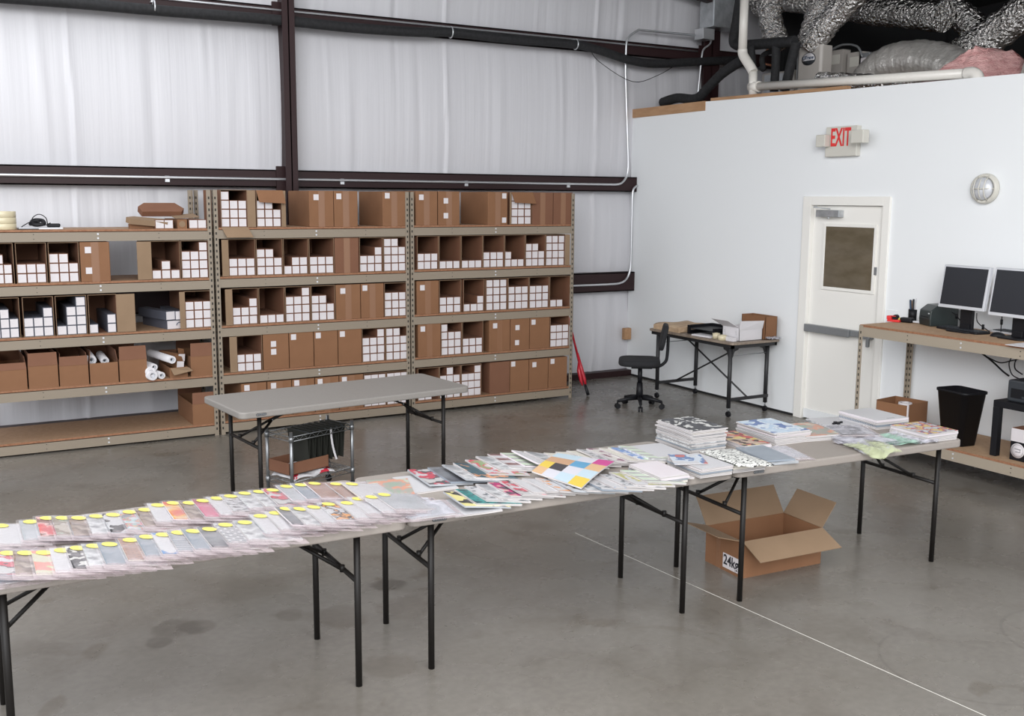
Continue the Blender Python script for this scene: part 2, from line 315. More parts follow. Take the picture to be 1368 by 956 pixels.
def copy_tree(o, parent=None):
    c=o.copy(); COL.objects.link(c)
    if parent: c.parent=parent
    for ch in [x for x in D.objects if x.parent==o]: copy_tree(ch,c)
    return c
def text(name, s, size, loc, rot, m, parent=None, ext=.0008, sx=1.0, sy=1.0, bold=0):
    cu=D.curves.new(name,'FONT'); cu.body=s; cu.size=size; cu.extrude=ext; cu.align_x='CENTER'; cu.align_y='CENTER'; cu.offset=bold
    t=D.objects.new(name,cu); COL.objects.link(t); bpy.context.view_layer.update()
    me=D.meshes.new_from_object(t.evaluated_get(bpy.context.evaluated_depsgraph_get())); D.objects.remove(t)
    me.transform(Matrix.Diagonal((sx,sy,1,1))); me.materials.clear(); me.materials.append(M[m])
    o=D.objects.new(name,me); COL.objects.link(o); o.location=loc; o.rotation_euler=rot
    if parent: o.parent=parent
    return o
def smooth_path(pts, k=6):
    pts=[Vector(p) for p in pts]; out=[]
    for i in range(len(pts)-1):
        p0=pts[max(i-1,0)]; p1=pts[i]; p2=pts[i+1]; p3=pts[min(i+2,len(pts)-1)]
        for j in range(k):
            t=j/k; out.append(.5*((2*p1)+(p2-p0)*t+(2*p0-5*p1+4*p2-p3)*t*t+(3*p1-p0-3*p2+p3)*t**3))
    return out+[pts[-1]]
# ================================================================== the setting
YB = 9.97; YF = 10.13; WX = 7.466
o = struct(MB().box(-9,13,-5,10.6,-.2,0).build('floor','floor'))
m = MB(); pts=[at(*q) for q in ((690,675),(835,752),(920,786),(1100,863),(1310,953))]
x0=3.50
m.box(3.4955,3.4995,-4,4.2,.0002,.0012); m.box(3.496,3.499,4.2,5.3,.0002,.0012)
j = m.build('trim_1','caulk'); struct(j)
# the saw joint leans a little from the shelving
a=at(700,681); b=at(1310,953); j.rotation_euler=(0,0,0)
me=j.data
for v in me.vertices:
    t=(v.co.y-b.y)/(a.y-b.y); v.co.x += (b.x+(a.x-b.x)*t)-3.498

random.seed(3)
ridges=[(random.uniform(-2,12.5), random.uniform(.018,.07), random.uniform(.001,.008)*random.choice((1,1,-1)), random.uniform(-.05,.05)) for _ in range(200)]
seams=[aty(p,120,YF).x for p in (92,593,793)]+[-1.2, aty(374,120,YF).x+.02]
import bisect
def film_y(x, z):
    y=YF
    for x0,wd,am,sl in ridges:
        d=(x-x0-sl*(z-2))/wd
        if -3<d<3: y-=am*math.exp(-d*d)*(.55+.45*sin(z*2.1+x0*7))
    for sx in seams:
        d=x-sx-.012*sin(z*3)
        if -.004<d<.22: y-=.022*math.exp(-d/.04)
    # the film pillows out between the rails
    lv=[0,.98,2.1,2.2,2.37,3.74,3.9,4.9]
    for lo,hi in ((.05,.97),(1.14,2.19),(2.37,3.74),(3.9,5.2)):
        if lo<z<hi: y-=.05*sin(pi*(z-lo)/(hi-lo))**.6
    return y
m=MB(); X0,X1,Z1=-4.0,13.0,5.2; NX=850; NZ=34
m.sheet(NX,NZ,lambda u,v:(X0+(X1-X0)*u, film_y(X0+(X1-X0)*u,Z1*v), Z1*v),0)
m.box(X0-5,X1,10.32,10.5,0,Z1,0)
struct(m.build('wall_back','film'))
def girt(z0,z1,n,xa=X0,xb=X1):
    g=MB(); g.box(xa,xb,YB,YB+.012,z0,z1); g.box(xa,xb,YB,YB+.2,z1-.012,z1); g.box(xa,xb,YB,YB+.03,z0-.0,z0+.012); g.box(xa,xb,YB+.012,YB+.2,z0+.07,z0+.08)
    for k in range(30):
        x=xa+.4+k*.55; g.cyl((x,YB-.004,z1-.035),(x,YB,z1-.035),.009,6)
    struct(g.build('trim_%d'%n,'maroon'))
girt(2.195,2.365,2); girt(3.74,3.895,3); girt(1.03,1.255,4)
struct(MB().box(X0,X1,YB+.02,YB+.2,0,.07).build('trim_5','maroon'))
def column(xc,n,wd=.12,ext=.16):
    g=MB(); g.box(xc-wd/2,xc+wd/2,YB-ext,YB-ext+.014,0,5); g.box(xc-.006,xc+.006,YB-ext,YB+.3,0,5); g.box(xc-wd/2,xc+wd/2,YB+.18,YB+.2,0,5)
    g.box(xc-wd/2-.05,xc-.006,YB-.02,YB,2.16,2.40); g.box(xc-wd/2-.05,xc-.006,YB-.02,YB,3.71,3.93)
    struct(g.build('trim_%d'%n,'maroon'))
column(3.235,6); column(8.50,7,.24,.05)
# roof: sloping dark liner with its purlins; stops short of the left and front, where the daylight enters
struct(MB().prism([(0,0),(1,0),(1,1),(0,1)],0,.01).build('ceiling','dark'))
D.objects.remove(D.objects['ceiling'])
g=MB(); g.slab([(3.0,-2,5.35),(8.75,-2,5.35),(8.75,10.6,4.95),(3.0,10.6,4.95)],.05); g.slab([(8.75,-2,5.35),(12.6,-2,5.35),(12.6,10.25,4.62),(8.75,10.25,4.62)],.05)
for y in (2.5,4.4,6.3,8.2,9.6): g.box(3.0,8.7,y,y+.08,4.78,4.99)
struct(g.build('ceiling','dark'))
struct(MB().box(12.6,12.7,-2,10.4,0,5).build('wall_right','dark'))
# sloped eave rafter near the second column
struct(MB().bar((7.2,9.75,4.58),(8.75,9.75,4.40),.1,.14).build('trim_8','maroon'))

# office wall with its door opening
m=MB(); XT=WX+.12
def wallpoly(poly):   # poly in (y,z)
    a=[m.av((WX,y,z)) for y,z in poly]; b=[m.av((XT,y,z)) for y,z in poly]; n=len(poly)
    m.af(a); m.af(list(reversed(b)))
    for k in range(n): m.af([a[(k+1)%n],a[k],b[k],b[(k+1)%n]])
DY0,DY1,DZ=6.345,7.195,2.065
wallpoly([(10.09,0),(10.09,3.07),(8.79,3.048),(8.79,3.143),(DY1,3.112),(DY1,0)])
wallpoly([(DY1,DZ),(DY1,3.112),(DY0,3.098),(DY0,DZ)])
wallpoly([(DY0,0),(DY0,3.098),(5.1,3.077),(1.0,3.0),(1.0,0)])
struct(m.build('wall_office','white'))
struct(MB().box(XT,12.6,1.0,10.1,2.93,3.0).build('floor_loft','wood'))
struct(MB().box(9.55,12.55,9.80,9.90,3.0,4.66).build('wall_loft_shade_panel','dark'))  # dark panel added to stand in for the unlit back of the loft
struct(MB().box(WX-.01,WX+.11,8.79,10.09,3.05,3.15).build('trim_9','wood'))
struct(MB().bar((XT-.04,8.77,3.165),(XT-.04,6.9,3.13),.06,.03).build('trim_10','wood'))
struct(MB().box(WX-.004,WX,DY1+.1,10.08,0,.022).build('baseboard_office','dark'))
# door
dr=MB().box(WX+.02,WX+.065,DY0+.004,DY1-.004,.012,DZ-.006).build('door_1','cream'); struct(dr)
wy0,wy1,wz0,wz1=6.45,7.02,1.305,1.867
g=MB()
for a in ((wy0-.03,wy0,wz0-.03,wz1+.03),(wy1,wy1+.03,wz0-.03,wz1+.03),(wy0,wy1,wz0-.03,wz0),(wy0,wy1,wz1,wz1+.03)): g.box(WX+.006,WX+.021,a[0],a[1],a[2],a[3])
g.build('window_frame','cream',dr,bevel=.003)
M['glass']=noisy('glass_painted_reflection',(.115,.092,.060),(.15,.122,.085),5,.10,stretch=(1,1,2.5))  # brown mottling painted in for the shelves reflected in the pane
MB().box(WX+.012,WX+.022,wy0,wy1,wz0,wz1).build('pane','glass',dr)
g=MB()
g.box(WX-.022,WX+.11,DY1-.002,DY1+.10,0,DZ+.08); g.box(WX-.022,WX+.11,DY0-.075,DY0+.002,0,DZ+.08); g.box(WX-.022,WX+.11,DY0,DY1,DZ-.002,DZ+.08)
g.build('door_frame','cream',dr,bevel=.004)
g=MB(); g.box(WX-.035,WX+.02,6.40,7.18,.875,.93); g.box(WX-.06,WX-.035,6.62,7.17,.865,.935); g.box(WX-.05,WX-.02,6.40,6.425,.80,.93); g.box(WX-.045,WX+.02,6.39,6.47,.87,.94)
g.build('push_bar','grey',dr,bevel=.004)
g=MB(); g.box(WX-.05,WX+.02,6.82,7.10,1.955,2.02); g.cyl((WX-.03,6.96,1.94),(WX-.03,6.96,1.955),.012,8)
g.bar((WX-.04,6.93,2.03),(WX-.16,7.02,2.045),.018,.01); g.bar((WX-.16,7.02,2.045),(WX-.02,7.12,2.055),.018,.01)
g.build('door_closer','galv',dr,bevel=.008)
MB().box(WX+.005,WX+.02,6.405,6.425,1.45,1.52).build('lock_plate','grey',dr)
MB().box(WX+.004,WX+.018,DY0+.01,DY1-.01,.012,.10).build('kick_strip','white',dr)

# exit sign, bulkhead light, switch plate, outlet
c=atx(1129,189,WX); t=thing('exit_sign','white exit sign with red letters and twin lamps above the door','exit sign',(WX,c.y,c.z))
MB().box(-.055,0,-.185,.185,-.135,.135).build('housing','lens',t,bevel=.006)
text('lettering','EXIT',.175,(-.057,.005,.030),(pi/2,0,-pi/2),'redp',t,sx=.66,sy=1.28,bold=.004)
for s in (-1,1):
    g=MB(); g.box(-.13,-.06,.125,.235,-.045,.065) if s>0 else g.box(-.17,-.09,-.355,-.215,-.03,.085)
    g.cyl((-.04,s*.18,0),(-.10,s*.21,0),.018,8)
    lp=g.build('lamp_head','lens',t,bevel=.012)
c=atx(1318,252,WX); t=thing('bulkhead_light','round white bulkhead wall light with caged lens','wall light',(WX,c.y,c.z))
g=MB(); g.M=Matrix.Rotation(-pi/2,4,'Y'); g.lathe([(.118,0),(.122,.015),(.115,.045),(.10,.05),(.095,.04),(.0,.04)],n=28); g.build('base_ring','lens',t)
g=MB(); g.M=Matrix.Rotation(-pi/2,4,'Y'); g.lathe([(.093,.038),(.085,.065),(.05,.085),(.0,.092)],n=24); g.build('lens','silver',t)
g=MB()
for a in (-.045,.0,.045): g.tube([(-.04,a-.0,-.10),(-.085,a,-.06),(-.105,a,0),(-.085,a,.06),(-.04,a,.10)],.005,6)
g.tube([(-.04,-.1,0),(-.09,-.05,0),(-.105,0,0),(-.09,.05,0),(-.04,.1,0)],.005,6); g.build('guard','lens',t)
c=atx(1192,422,WX); t=tag(MB().box(-.008,0,-.06,.06,-.055,.055).build('switch_plate','white',bevel=.003),'white wall plate beside the door, just above the workbench','wall plate'); t.location=(WX,c.y,c.z)
c=aty(833,446,YB); t=tag(MB().box(-.05,.05,-.02,.04,-.07,.07).build('junction_box','wood',bevel=.01),'small brown box on the film wall beside the white office wall','junction box'); t.location=(WX-.09,YB+.0,c.z)

# conduits, pipe, boxes on the back wall
g=MB(); z0=aty(0,234,YB).z; z1=aty(600,243,YB).z; xl=aty(838,200,YB-.03).x
g.tube([(-4,YB-.02,2.275)]+[(x,YB-.02,2.275) for x in (2,5,7.0)]+smooth_path([(7.05,YB-.02,2.275),(7.22,YB-.02,2.29),(7.31,YB-.02,2.40),(7.315,YB-.02,2.6)],5)+[(7.25,YB-.02,3.55)]+smooth_path([(7.25,YB-.02,3.75),(7.27,YB-.02,3.92),(7.42,YB-.02,4.03)],5)+[(8.40,YB-.06,4.03)],.013,8)
for x in (.65,2.1,3.8,5.2,6.5): g.box(x-.02,x+.02,YB-.012,YB,2.235,2.29)
tag(g.build('conduit_pipe','conduit'),'long thin metal conduit along the lower wall rail, bending up to the grey box','conduit')
g=MB(); g.tube([(X0+1,YB-.02,3.855),(8.3,YB-.02,3.855)],.010,6); tag(g.build('conduit_pipe','conduit'),'thin metal conduit along the upper wall rail behind the black pipe','conduit')
g=MB(); zc=aty(800,380,YB).z; g.tube([(3.6,YB-.02,zc),(7.0,YB-.02,zc)]+smooth_path([(7.05,YB-.02,zc),(7.28,YB-.02,zc+.02),(7.38,YB-.02,zc+.15),(7.39,YB-.02,zc+.4)],5)+[(7.39,YB-.02,2.05)]+smooth_path([(7.39,YB-.02,2.1),(7.40,YB-.02,2.22),(7.46,YB-.02,2.27)],4),.013,8)
tag(g.build('conduit_pipe','conduit'),'metal conduit by the shelving end, rising beside the white office wall','conduit')
pp=[(-30,-6),(100,4),(200,13),(300,21),(385,28),(470,37),(560,43),(600,43),(680,52),(765,59),(800,67),(840,80),(875,85),(920,83),(985,80)]
pth=smooth_path([aty(a,b,YB-.09) for a,b in pp],4)
bp=MB().tube(pth,.048,12).build('insulated_pipe','foam'); tag(bp,'long black foam-wrapped pipe sagging along the top of the back wall','pipe')
g=MB()
for px,py in ((204,9),(386,27),(601,43),(768,59)):
    c=aty(px,py,YB-.09); g.tube([(c.x+.01,c.y+.055*cos(a),c.z+.055*sin(a)) for a in [k*pi/8 for k in range(17)]],.007,6); g.box(c.x-.005,c.x+.025,c.y+.03,YB,c.z+.045,c.z+.06)
g.build('clamp','conduit',bp)
c=aty(956,22,YB-.1); t=thing('electrical_box','grey sheet-metal electrical box on the steel column, top right','electrical box',(c.x,YB-.05,c.z),0)
MB().box(-.20,.20,-.24,0,-.155,.17).build('body','galv',t,bevel=.004)
g=MB().box(-.19,.19,-.245,-.238,-.145,.16).build('cover','galv',t)
g=MB().box(-.27,-.10,-.16,0,-.29,-.165); g.build('outlet_box','conduit',t,bevel=.004)
g=MB(); a=aty(942,58,YB-.1); b=aty(932,128,YB-.1); g.tube(smooth_path([aty(951,45,YB-.1),aty(949,58,YB-.1),aty(940,66,YB-.1),aty(937,80,YB-.1),aty(932,130,YB-.1)],4),.012,8); tag(g.build('conduit_pipe','conduit'),'short metal conduit dropping from the grey electrical box','conduit')
g=MB(); g.tube([aty(950,-5,YB-.1),aty(950,5,YB-.1)],.012,8); tag(g.build('conduit_pipe','conduit'),'short vertical conduit entering the grey electrical box from above','conduit')
g=MB(); g.tube(smooth_path([aty(768,60,YB-.1),aty(785,62,YB-.12),aty(800,82,YB-.1),aty(845,109,YB-.1),aty(880,100,YB-.1),aty(905,85,YB-.1)],5),.004,5); tag(g.build('loose_cable','black'),'thin loose cable drooping below the black pipe','cable')

# ================================================================== the loft above the office
LX=7.75
def duct(pts,r,label,m='foil',x=8.6,grp='ducts above the office',amp=.07,seed=1,n=28,k=14):
    rnd=random.Random(seed); P=smooth_path([atx(p[0],p[1],p[2] if len(p)>2 else x) for p in pts],k); R=[]
    for i in range(len(P)): R.append(r*(1+amp*(rnd.random()-.5)*2))
    g=MB(); g.tube(P,r,n,rad=R)
    for i,v in enumerate(g.v):
        pass
    return tag(g.build('foil_duct' if m=='foil' else 'silver_duct',m),label,'duct',grp)
duct([(1032,-20),(1029,10),(1031,35),(1040,62)],.135,'crinkled foil duct dropping behind the black pipes, leftmost of the ducts',x=8.6,seed=2)
duct([(1012,6),(1050,-2),(1100,3),(1130,-4)],.145,'crinkled foil duct lying across the top of the two left drops',x=8.95,seed=3)
duct([(1098,0),(1092,20),(1084,45),(1078,62)],.13,'crinkled foil duct rising straight up behind the logo unit',x=8.75,seed=4)
duct([(1158,-25),(1130,5),(1105,32),(1082,62)],.13,'foil duct slanting from the logo unit up to the roof',x=8.3,seed=5)
duct([(1110,-2),(1150,12),(1200,17),(1262,22)],.155,'foil duct running level under the dark roof',x=9.5,seed=6)
duct([(1262,4),(1285,22),(1312,46),(1330,60)],.145,'foil duct slanting down behind the crossing duct',x=9.9,seed=7)
duct([(1400,-8),(1355,26),(1310,58),(1280,78)],.17,'foil duct slanting up to the top right corner',x=9.1,seed=8)
duct([(1160,112),(1180,92),(1210,82),(1250,84),(1290,98)],.20,'fat smooth silver duct arching beside the pink batt','foil_s',x=8.75,seed=9,amp=.03)
duct([(1095,106),(1130,108),(1170,110),(1215,112)],.075,'low foil duct lying on the loft floor behind the white pipe',x=8.1,seed=10)
# air handler with the oval badge
c=atx(1080,90,8.25); zb=3.0
t=thing('air_handler','grey-beige air handling unit with oval badge standing on the loft','air handler',(8.25,c.y,zb),0)
g=MB(); hh=atx(1079,62,8.25).z-zb
prof=[(.0,-.22),(.0,.18),(-.03,.215),(-.07,.22),(-.09,.20)]
poly=[(.16,-.17),(.16,.19),(.10,.19),(.02,.17),(0,.14),(0,-.15),(.02,-.17)]
g.prism(poly,0,hh); g.build('cabinet','unit',t,bevel=.01)
g=MB(); g.box(.03,.14,.19,.197,.05,hh-.05); g.build('access_panel','galv',t)
g=MB(); g.M=Matrix.Rotation(-pi/2,4,'Y'); g.lathe([(.095,.0),(.095,.006),(0,.006)],n=28); g.v=[Vector((v.x,v.y,v.z*.68)) for v in g.v]; bd=g.build('badge','black2',t); bd.location=(0,0,hh-.13)
g=MB(); g.M=Matrix.Rotation(-pi/2,4,'Y'); g.lathe([(.086,.006),(.086,.009),(0,.009)],n=28); g.v=[Vector((v.x,v.y,max(v.z*.68,-.016))) for v in g.v]; g.build('badge_face','paper',bd)
text('badge_text','Trane',.050,(-.012,-.018,.012),(pi/2,0,-pi/2),'navy',bd,bold=.001)
g=MB(); g.tube([(-.012,.058+.017*cos(a),.012+.017*sin(a)) for a in [k*pi/8 for k in range(17)]],.003,5); g.build('badge_ring','navy',bd)
c=atx(1030,100,8.4)
t=thing('air_handler','pale sheet-metal cabinet standing behind the black pipes on the loft','air handler',(8.5,c.y,zb),0)
g=MB(); g.box(0,.2,-.25,.25,0,.52); g.build('cabinet','unit',t,bevel=.01); g=MB(); g.box(-.01,0,-.2,.2,.1,.5); g.build('access_panel','galv',t)
# black insulated lines
def bpipe(pts,r,label,x=8.0): return tag(MB().tube(smooth_path([atx(a,b,x) for a,b in pts],5),r,10).build('insulated_pipe','foam'),label,'pipe')
bpipe([(990,-10),(984,30),(980,52),(984,60),(1000,60),(1040,57),(1062,55)],.055,'black foam pipe coming down beside the white pipe and turning right')
bpipe([(1064,56),(1058,80),(1048,122)],.05,'black foam pipe slanting down just left of the logo unit')
bpipe([(1037,60),(1036,90),(1034,122)],.045,'black foam pipe standing vertical between the white pipe and the logo unit')
bpipe([(1003,62),(1005,80),(1006,92)],.04,'short black foam pipe right beside the white pipe bend',x=7.9)
bpipe([(992,80),(965,98),(945,118),(930,132),(905,131),(885,137)],.055,'black foam pipe slanting down to the loft edge by the column',x=7.75)
g=MB(); g.tube(smooth_path([atx(a,b,8.2) for a,b in ((1040,66),(1022,72),(1018,80),(1020,92),(1016,90))],5),.03,8); tag(g.build('insulated_pipe','foam'),'curled black pipe end beside the copper loop','pipe')
g=MB(); g.tube(smooth_path([atx(a,b,8.3) for a,b in ((1026,66),(1019,75),(1020,84),(1030,87))],6),.012,8); tag(g.build('copper_pipe','copper'),'thin curved copper pipe behind the black pipes','pipe')
# white pvc
t=thing('pvc_pipe','white plastic drain pipe standing on the office wall top and running right','pipe',(0,0,0))
g=MB(); px=7.60
g.tube([atx(995,-8,px),atx(992,66,px)],.045,12); g.tube(smooth_path([atx(992,66,px),atx(993,74,px),atx(1003,90,px),atx(1006,96,px)],4),.05,12); g.tube([atx(1006,96,px),atx(1006,127,px)],.044,12)
g.build('riser','pvc',t)
g=MB(); g.tube([atx(1006,116,px),atx(1294,98,px)],.042,12); g.build('run','pvc',t)
g=MB(); g.tube(smooth_path([atx(1290,98.3,px),atx(1299,97.5,px),atx(1305,101,px),atx(1307,108,px)],4),.05,12); g.build('elbow','pvc',t); g=MB(); g.tube([atx(1003,116,px),atx(1014,115.5,px)],.054,12); g.build('tee','pvc',t)
# pink insulation batt
A=[atx(*q) for q in ((1236,108,7.8),(1300,68,8.0),(1310,104,7.72),(1352,66,8.6))]
g=MB(); g.slab([Vector((7.80,6.45,3.0)),Vector((7.80,5.05,3.0)),Vector((8.5,4.9,3.0)),Vector((8.5,6.3,3.0))],.02)
g=MB(); rnd=random.Random(4)
cs=[atx(1240,110,7.75),atx(1316,104,7.75),atx(1302,62,7.95),atx(1296,62,7.95)]
def batt(u,v):
    a=atx(1232,110,7.72).lerp(atx(1300,60,7.9),v); b=atx(1322,104,7.72).lerp(atx(1312,60,7.95),v); return a.lerp(b,u)
P0=atx(1225,112,7.70);P1=atx(1318,106,7.66);P2=atx(1303,62,7.80);Q1=atx(1360,104,8.1);Q2=atx(1360,70,8.3)
def nz(p,s=.02): return p+Vector((rnd.uniform(-s,s),rnd.uniform(-s,s),rnd.uniform(-s,s)))
n=10; rows=[]
for j in range(n+1):
    v=j/n; a=P0.lerp(P2,v*.97); b=P1.lerp(P2+Vector((0,-.02,0)),v); c=Q1.lerp(Q2,v)
    rows.append([g.av(nz(a.lerp(b,i/8),.012)) for i in range(9)]+[g.av(nz(b.lerp(c,i/6),.02)) for i in range(1,7)])
for j in range(n):
    for i in range(14): g.af([rows[j][i],rows[j][i+1],rows[j+1][i+1],rows[j+1][i]],0,True)
bk=g.av(atx(1240,110,8.0)); tp=g.av(Q2+Vector((.1,0,-.05)))
for i in range(14): g.af([rows[n][i],rows[n][i+1],tp],0,True)
for j in range(n): g.af([rows[j][0],rows[j+1][0],bk],0,True); g.af([rows[j+1][14],rows[j][14],tp],0,True)
g.af([rows[n][0],tp,bk],0,True)
tag(g.build('insulation_batt','pink'),'pink fibreglass batt lying over the office wall top by the fat duct','insulation')
for k,(px,py,lab) in enumerate(((1116,82,'small pale control box on the loft beside the logo unit'),(1141,85,'small pale control box right of another, on the loft'),(1154,86,'small dark-labelled box beside the fat silver duct'))):
    c=atx(px,py,8.9); s=.10 if k<2 else .07
    zt=c.z+.12-3.3606; bx=MB().box(0,.12,-s,s,0,zt).build('control_box','unit' if k<2 else 'grey',bevel=.004); bx.location=(8.9,c.y,3.3606); tag(bx,lab,'box')
    MB().box(-.004,0,-s*.6,s*.6,zt-.15,zt-.05).build('cover','lens' if k<2 else 'label',bx)
g=MB(); g.box(8.9,9.6,8.1,6.2,3.0,3.24); t=tag(MB().box(8.86,9.5,5.9,8.75,3.0,3.36).build('plenum_box','unit',bevel=.01),'low grey plenum box on the loft under the small control boxes','duct')
g=MB(); g.tube(smooth_path([atx(a,b,8.85) for a,b in ((1105,70),(1125,60),(1145,62),(1152,76)) ],6),.012,6); tag(g.build('flexible_conduit','grey'),'thin flexible conduit looping over the small control boxes','conduit')
# ================================================================== shelving along the back wall
YS=9.13; YR=9.82
LEV=[1.831,1.403,.969,.546,.111]
RACKS=[('left',.42,2.283,0.0),('middle',2.297,4.152,.007),('right',4.160,6.04,.014)]
def post_mb(h, sx, sy):
    """slotted angle post; sx, sy = direction of the two flanges"""
    g=MB(); W=.040; T=.003
    g.box(min(0,sx*W),max(0,sx*W),min(0,sy*T),max(0,sy*T),0,h); g.box(min(0,sx*T),max(0,sx*T),min(0,sy*W),max(0,sy*W),0,h)
    z=.05
    while z<h-.03:
        xc=sx*W*.5; g.box(xc-.0065,xc+.0065,-.0006 if sy>0 else -T-.0006,T+.0006 if sy>0 else .0006,z,z+.022,1)
        yc=sy*W*.5; g.box(-.0006 if sx>0 else -T-.0006, T+.0006 if sx>0 else .0006, yc-.006,yc+.006,z,z+.022,1)
        z+=.0508
    return g
for name,xa,xb,dz in RACKS:
    t=thing('shelving_unit',{'left':'beige steel shelving unit with a mostly empty bottom shelf, leftmost of three','middle':'beige steel shelving unit between two others, behind the empty folding table','right':'beige steel shelving unit nearest the white office wall'}[name],'shelving',(xa,YS,0),0,'shelving units')
    wd=xb-xa; hz=2.162
    for sx,x in ((1,0),(-1,wd)):
        for sy,y in ((1,0),(-1,YR-YS)):
            p=post_mb(hz,sx,sy).build('post',['beige','beige_d'],t); p.location=(x,y,0)
    for k,z in enumerate(LEV):
        z+=dz
        for y,yy in ((.003,.03),(YR-YS-.03,YR-YS-.003)):
            g=MB(); g.box(.003,wd-.003,y,y+.004 if y<.1 else yy,z-.018-.078,z-.018); g.box(.003,wd-.003,y,yy,z-.022,z-.018)
            if y<.1:
                for fx in (.5,):
                    for dz2 in (-.038,-.072): g.cyl((wd*fx,y-.003,z+dz2),(wd*fx,y+.001,z+dz2),.008,8,1)
                for fx in (.24,.76):
                    for dz2 in (-.036,-.074): g.cyl((wd*fx,y-.0008,z+dz2),(wd*fx,y+.001,z+dz2),.004,6,2)
            g.build('beam',['beige','silver','beige_d'],t)
        MB().box(.003,wd-.003,.006,YR-YS-.006,z-.0175,z,0,top=1).build('shelf_board',['particle','parttop_shaded'],t)
CH=.325
def xs(px, y=YS+.02): return aty(px,400,y).x
tube_mesh=None
def tube_carton_mesh():
    g=MB(); s=.0755; d=.56
    g.box(0,s,0,d,0,s,0); e=.0045
    g.quad((e,-.0008,e),(s-e,-.0008,e),(s-e,-.0008,s-e),(e,-.0008,s-e),1)
    for k in range(5): g.quad((.012,-.0012,.022+k*.008),(.02+.034*((k*7)%5)/5,-.0012,.022+k*.008),(.02+.034*((k*7)%5)/5,-.0012,.0235+k*.008),(.012,-.0012,.0235+k*.008),2)
    return g.mesh('mailer_carton',['kraft2','label','textgrey'])
M['textgrey']=mat('faint_print',(.55,.53,.53),.6)
tube_mesh=tube_carton_mesh()
tube_mesh_dark=tube_mesh.copy(); tube_mesh_dark.materials[0]=M['darkprint']
ORD=['first','second','third','fourth','fifth','sixth','seventh','eighth','ninth','tenth']
SHN=['top shelf','second shelf','third shelf','fourth shelf','bottom shelf']
COLN=['left','centre','right']; ROWN=['bottom row','second row','third row','fourth row']
counts={}; stuff_mb=MB(); n_tubes=0
def add_tubes(x0,w,zf,heights,rack,lev,idx,stuff=False,yo=.012):
    global n_tubes
    p=(w-.012)/3; p=min(p,.0800); off=(w-3*p)/2
    for c,h in enumerate(heights):
        for r in range(h):
            x=x0+off+c*p+(p-.0755)/2; z=zf+.004+r*.0775; y=YS+yo+random.uniform(0,.008)
            if stuff:
                stuff_mb.box(x,x+.0755,y,y+.56,z,z+.0755,0); e=.0045
                stuff_mb.quad((x+e,y-.0008,z+e),(x+.0755-e,y-.0008,z+e),(x+.0755-e,y-.0008,z+.0755-e),(x+e,y-.0008,z+.0755-e),1); continue
            o=D.objects.new('mailer_carton',tube_mesh_dark if (rack=='left' and lev==2 and idx<4) else tube_mesh); COL.objects.link(o); o.location=(x,y,z); o.scale=(min(1,(p-.0025)/.0755),1,1)
            tag(o,'white-ended carton, %s %s, %s box, %s, %s unit'%(ROWN[r],COLN[c],ORD[idx],SHN[lev],rack),'carton','slim white-ended cartons in the open boxes'); n_tubes+=1
def open_box(x0,x1,zf,rack,lev,idx,flap=None,hang=None,d=.60,h=CH,mt='kraft2'):
    w=x1-x0; t=thing('open_carton','brown box open at the front, %s box on %s, %s unit'%(ORD[idx],SHN[lev],rack),'cardboard box',((x0+x1)/2,YS+.008,zf),0,'boxes lying open on the shelves')
    a=.0035; g=MB(); hw=w/2-.001
    g.box(-hw,-hw+a,0,d,0,h); g.box(hw-a,hw,0,d,0,h); g.box(-hw+a,hw-a,0,d,0,.0035); g.box(-hw+a,hw-a,0,d,h-a,h); g.box(-hw+a,hw-a,d-a,d,a,h-a)
    
    for q in range(len(g.f)):
        if all(g.v[k].y<1e-6 for k in g.f[q]): g.m[q]=1
    g.build('body',[mt,'kraft_in'],t)  # darker board on the body stands in for shade inside the box
    if flap:
        s,fw=flap; g=MB(); xa=-hw if s<0 else hw
        g.slab([(xa,-.002,.003),(xa+s*fw,-.004,.003),(xa+s*fw,-.004,h-.003),(xa,-.002,h-.003)],.003 if s>0 else -.003); g.build('side_flap','kraft_in',t)
    if hang=='top':
        g=MB(); g.slab([(-hw,-.004,h),(hw+.01,-.004,h),(hw+.02,-.06,h-.115),(-hw+.01,-.06,h-.105)],.003); g.build('top_flap','kraft',t)
    if hang=='bottom':
        g=MB(); g.slab([(-hw,-.001,.001),(hw,-.001,.001),(hw+.03,-.06,-.085),(-hw+.03,-.06,-.085)],.003); g.build('bottom_flap','kraft_in',t)
    return t
def closed_box(x0,x1,zf,rack,lev,idx,labels=(),tape=True,red=False,d=.60,h=CH,look=None):
    w=x1-x0; lab=('one white label' if len(labels)==1 else 'two white labels' if len(labels)==2 else 'no label')
    t=thing('closed_carton','closed brown box, %s, %s box on %s, %s unit'%(lab,ORD[idx],SHN[lev],rack),'cardboard box',((x0+x1)/2,YS+.008,zf),0,'closed boxes on the shelves')
    hw=w/2-.002; MB().box(-hw,hw,0,d,0,h).build('body','kraft2' if red else 'kraft',t,bevel=.003,seg=1)
    if tape: MB().box(-.03,.03,-.0012,0,.0,h-.002).build('tape','tape',t)
    for (fx,fz) in labels:
        cx=-hw+2*hw*fx; cz=h*fz; MB().box(cx-.024,cx+.024,-.0024,-.0005,cz-.026,cz+.026).build('label','label',t)
    return t
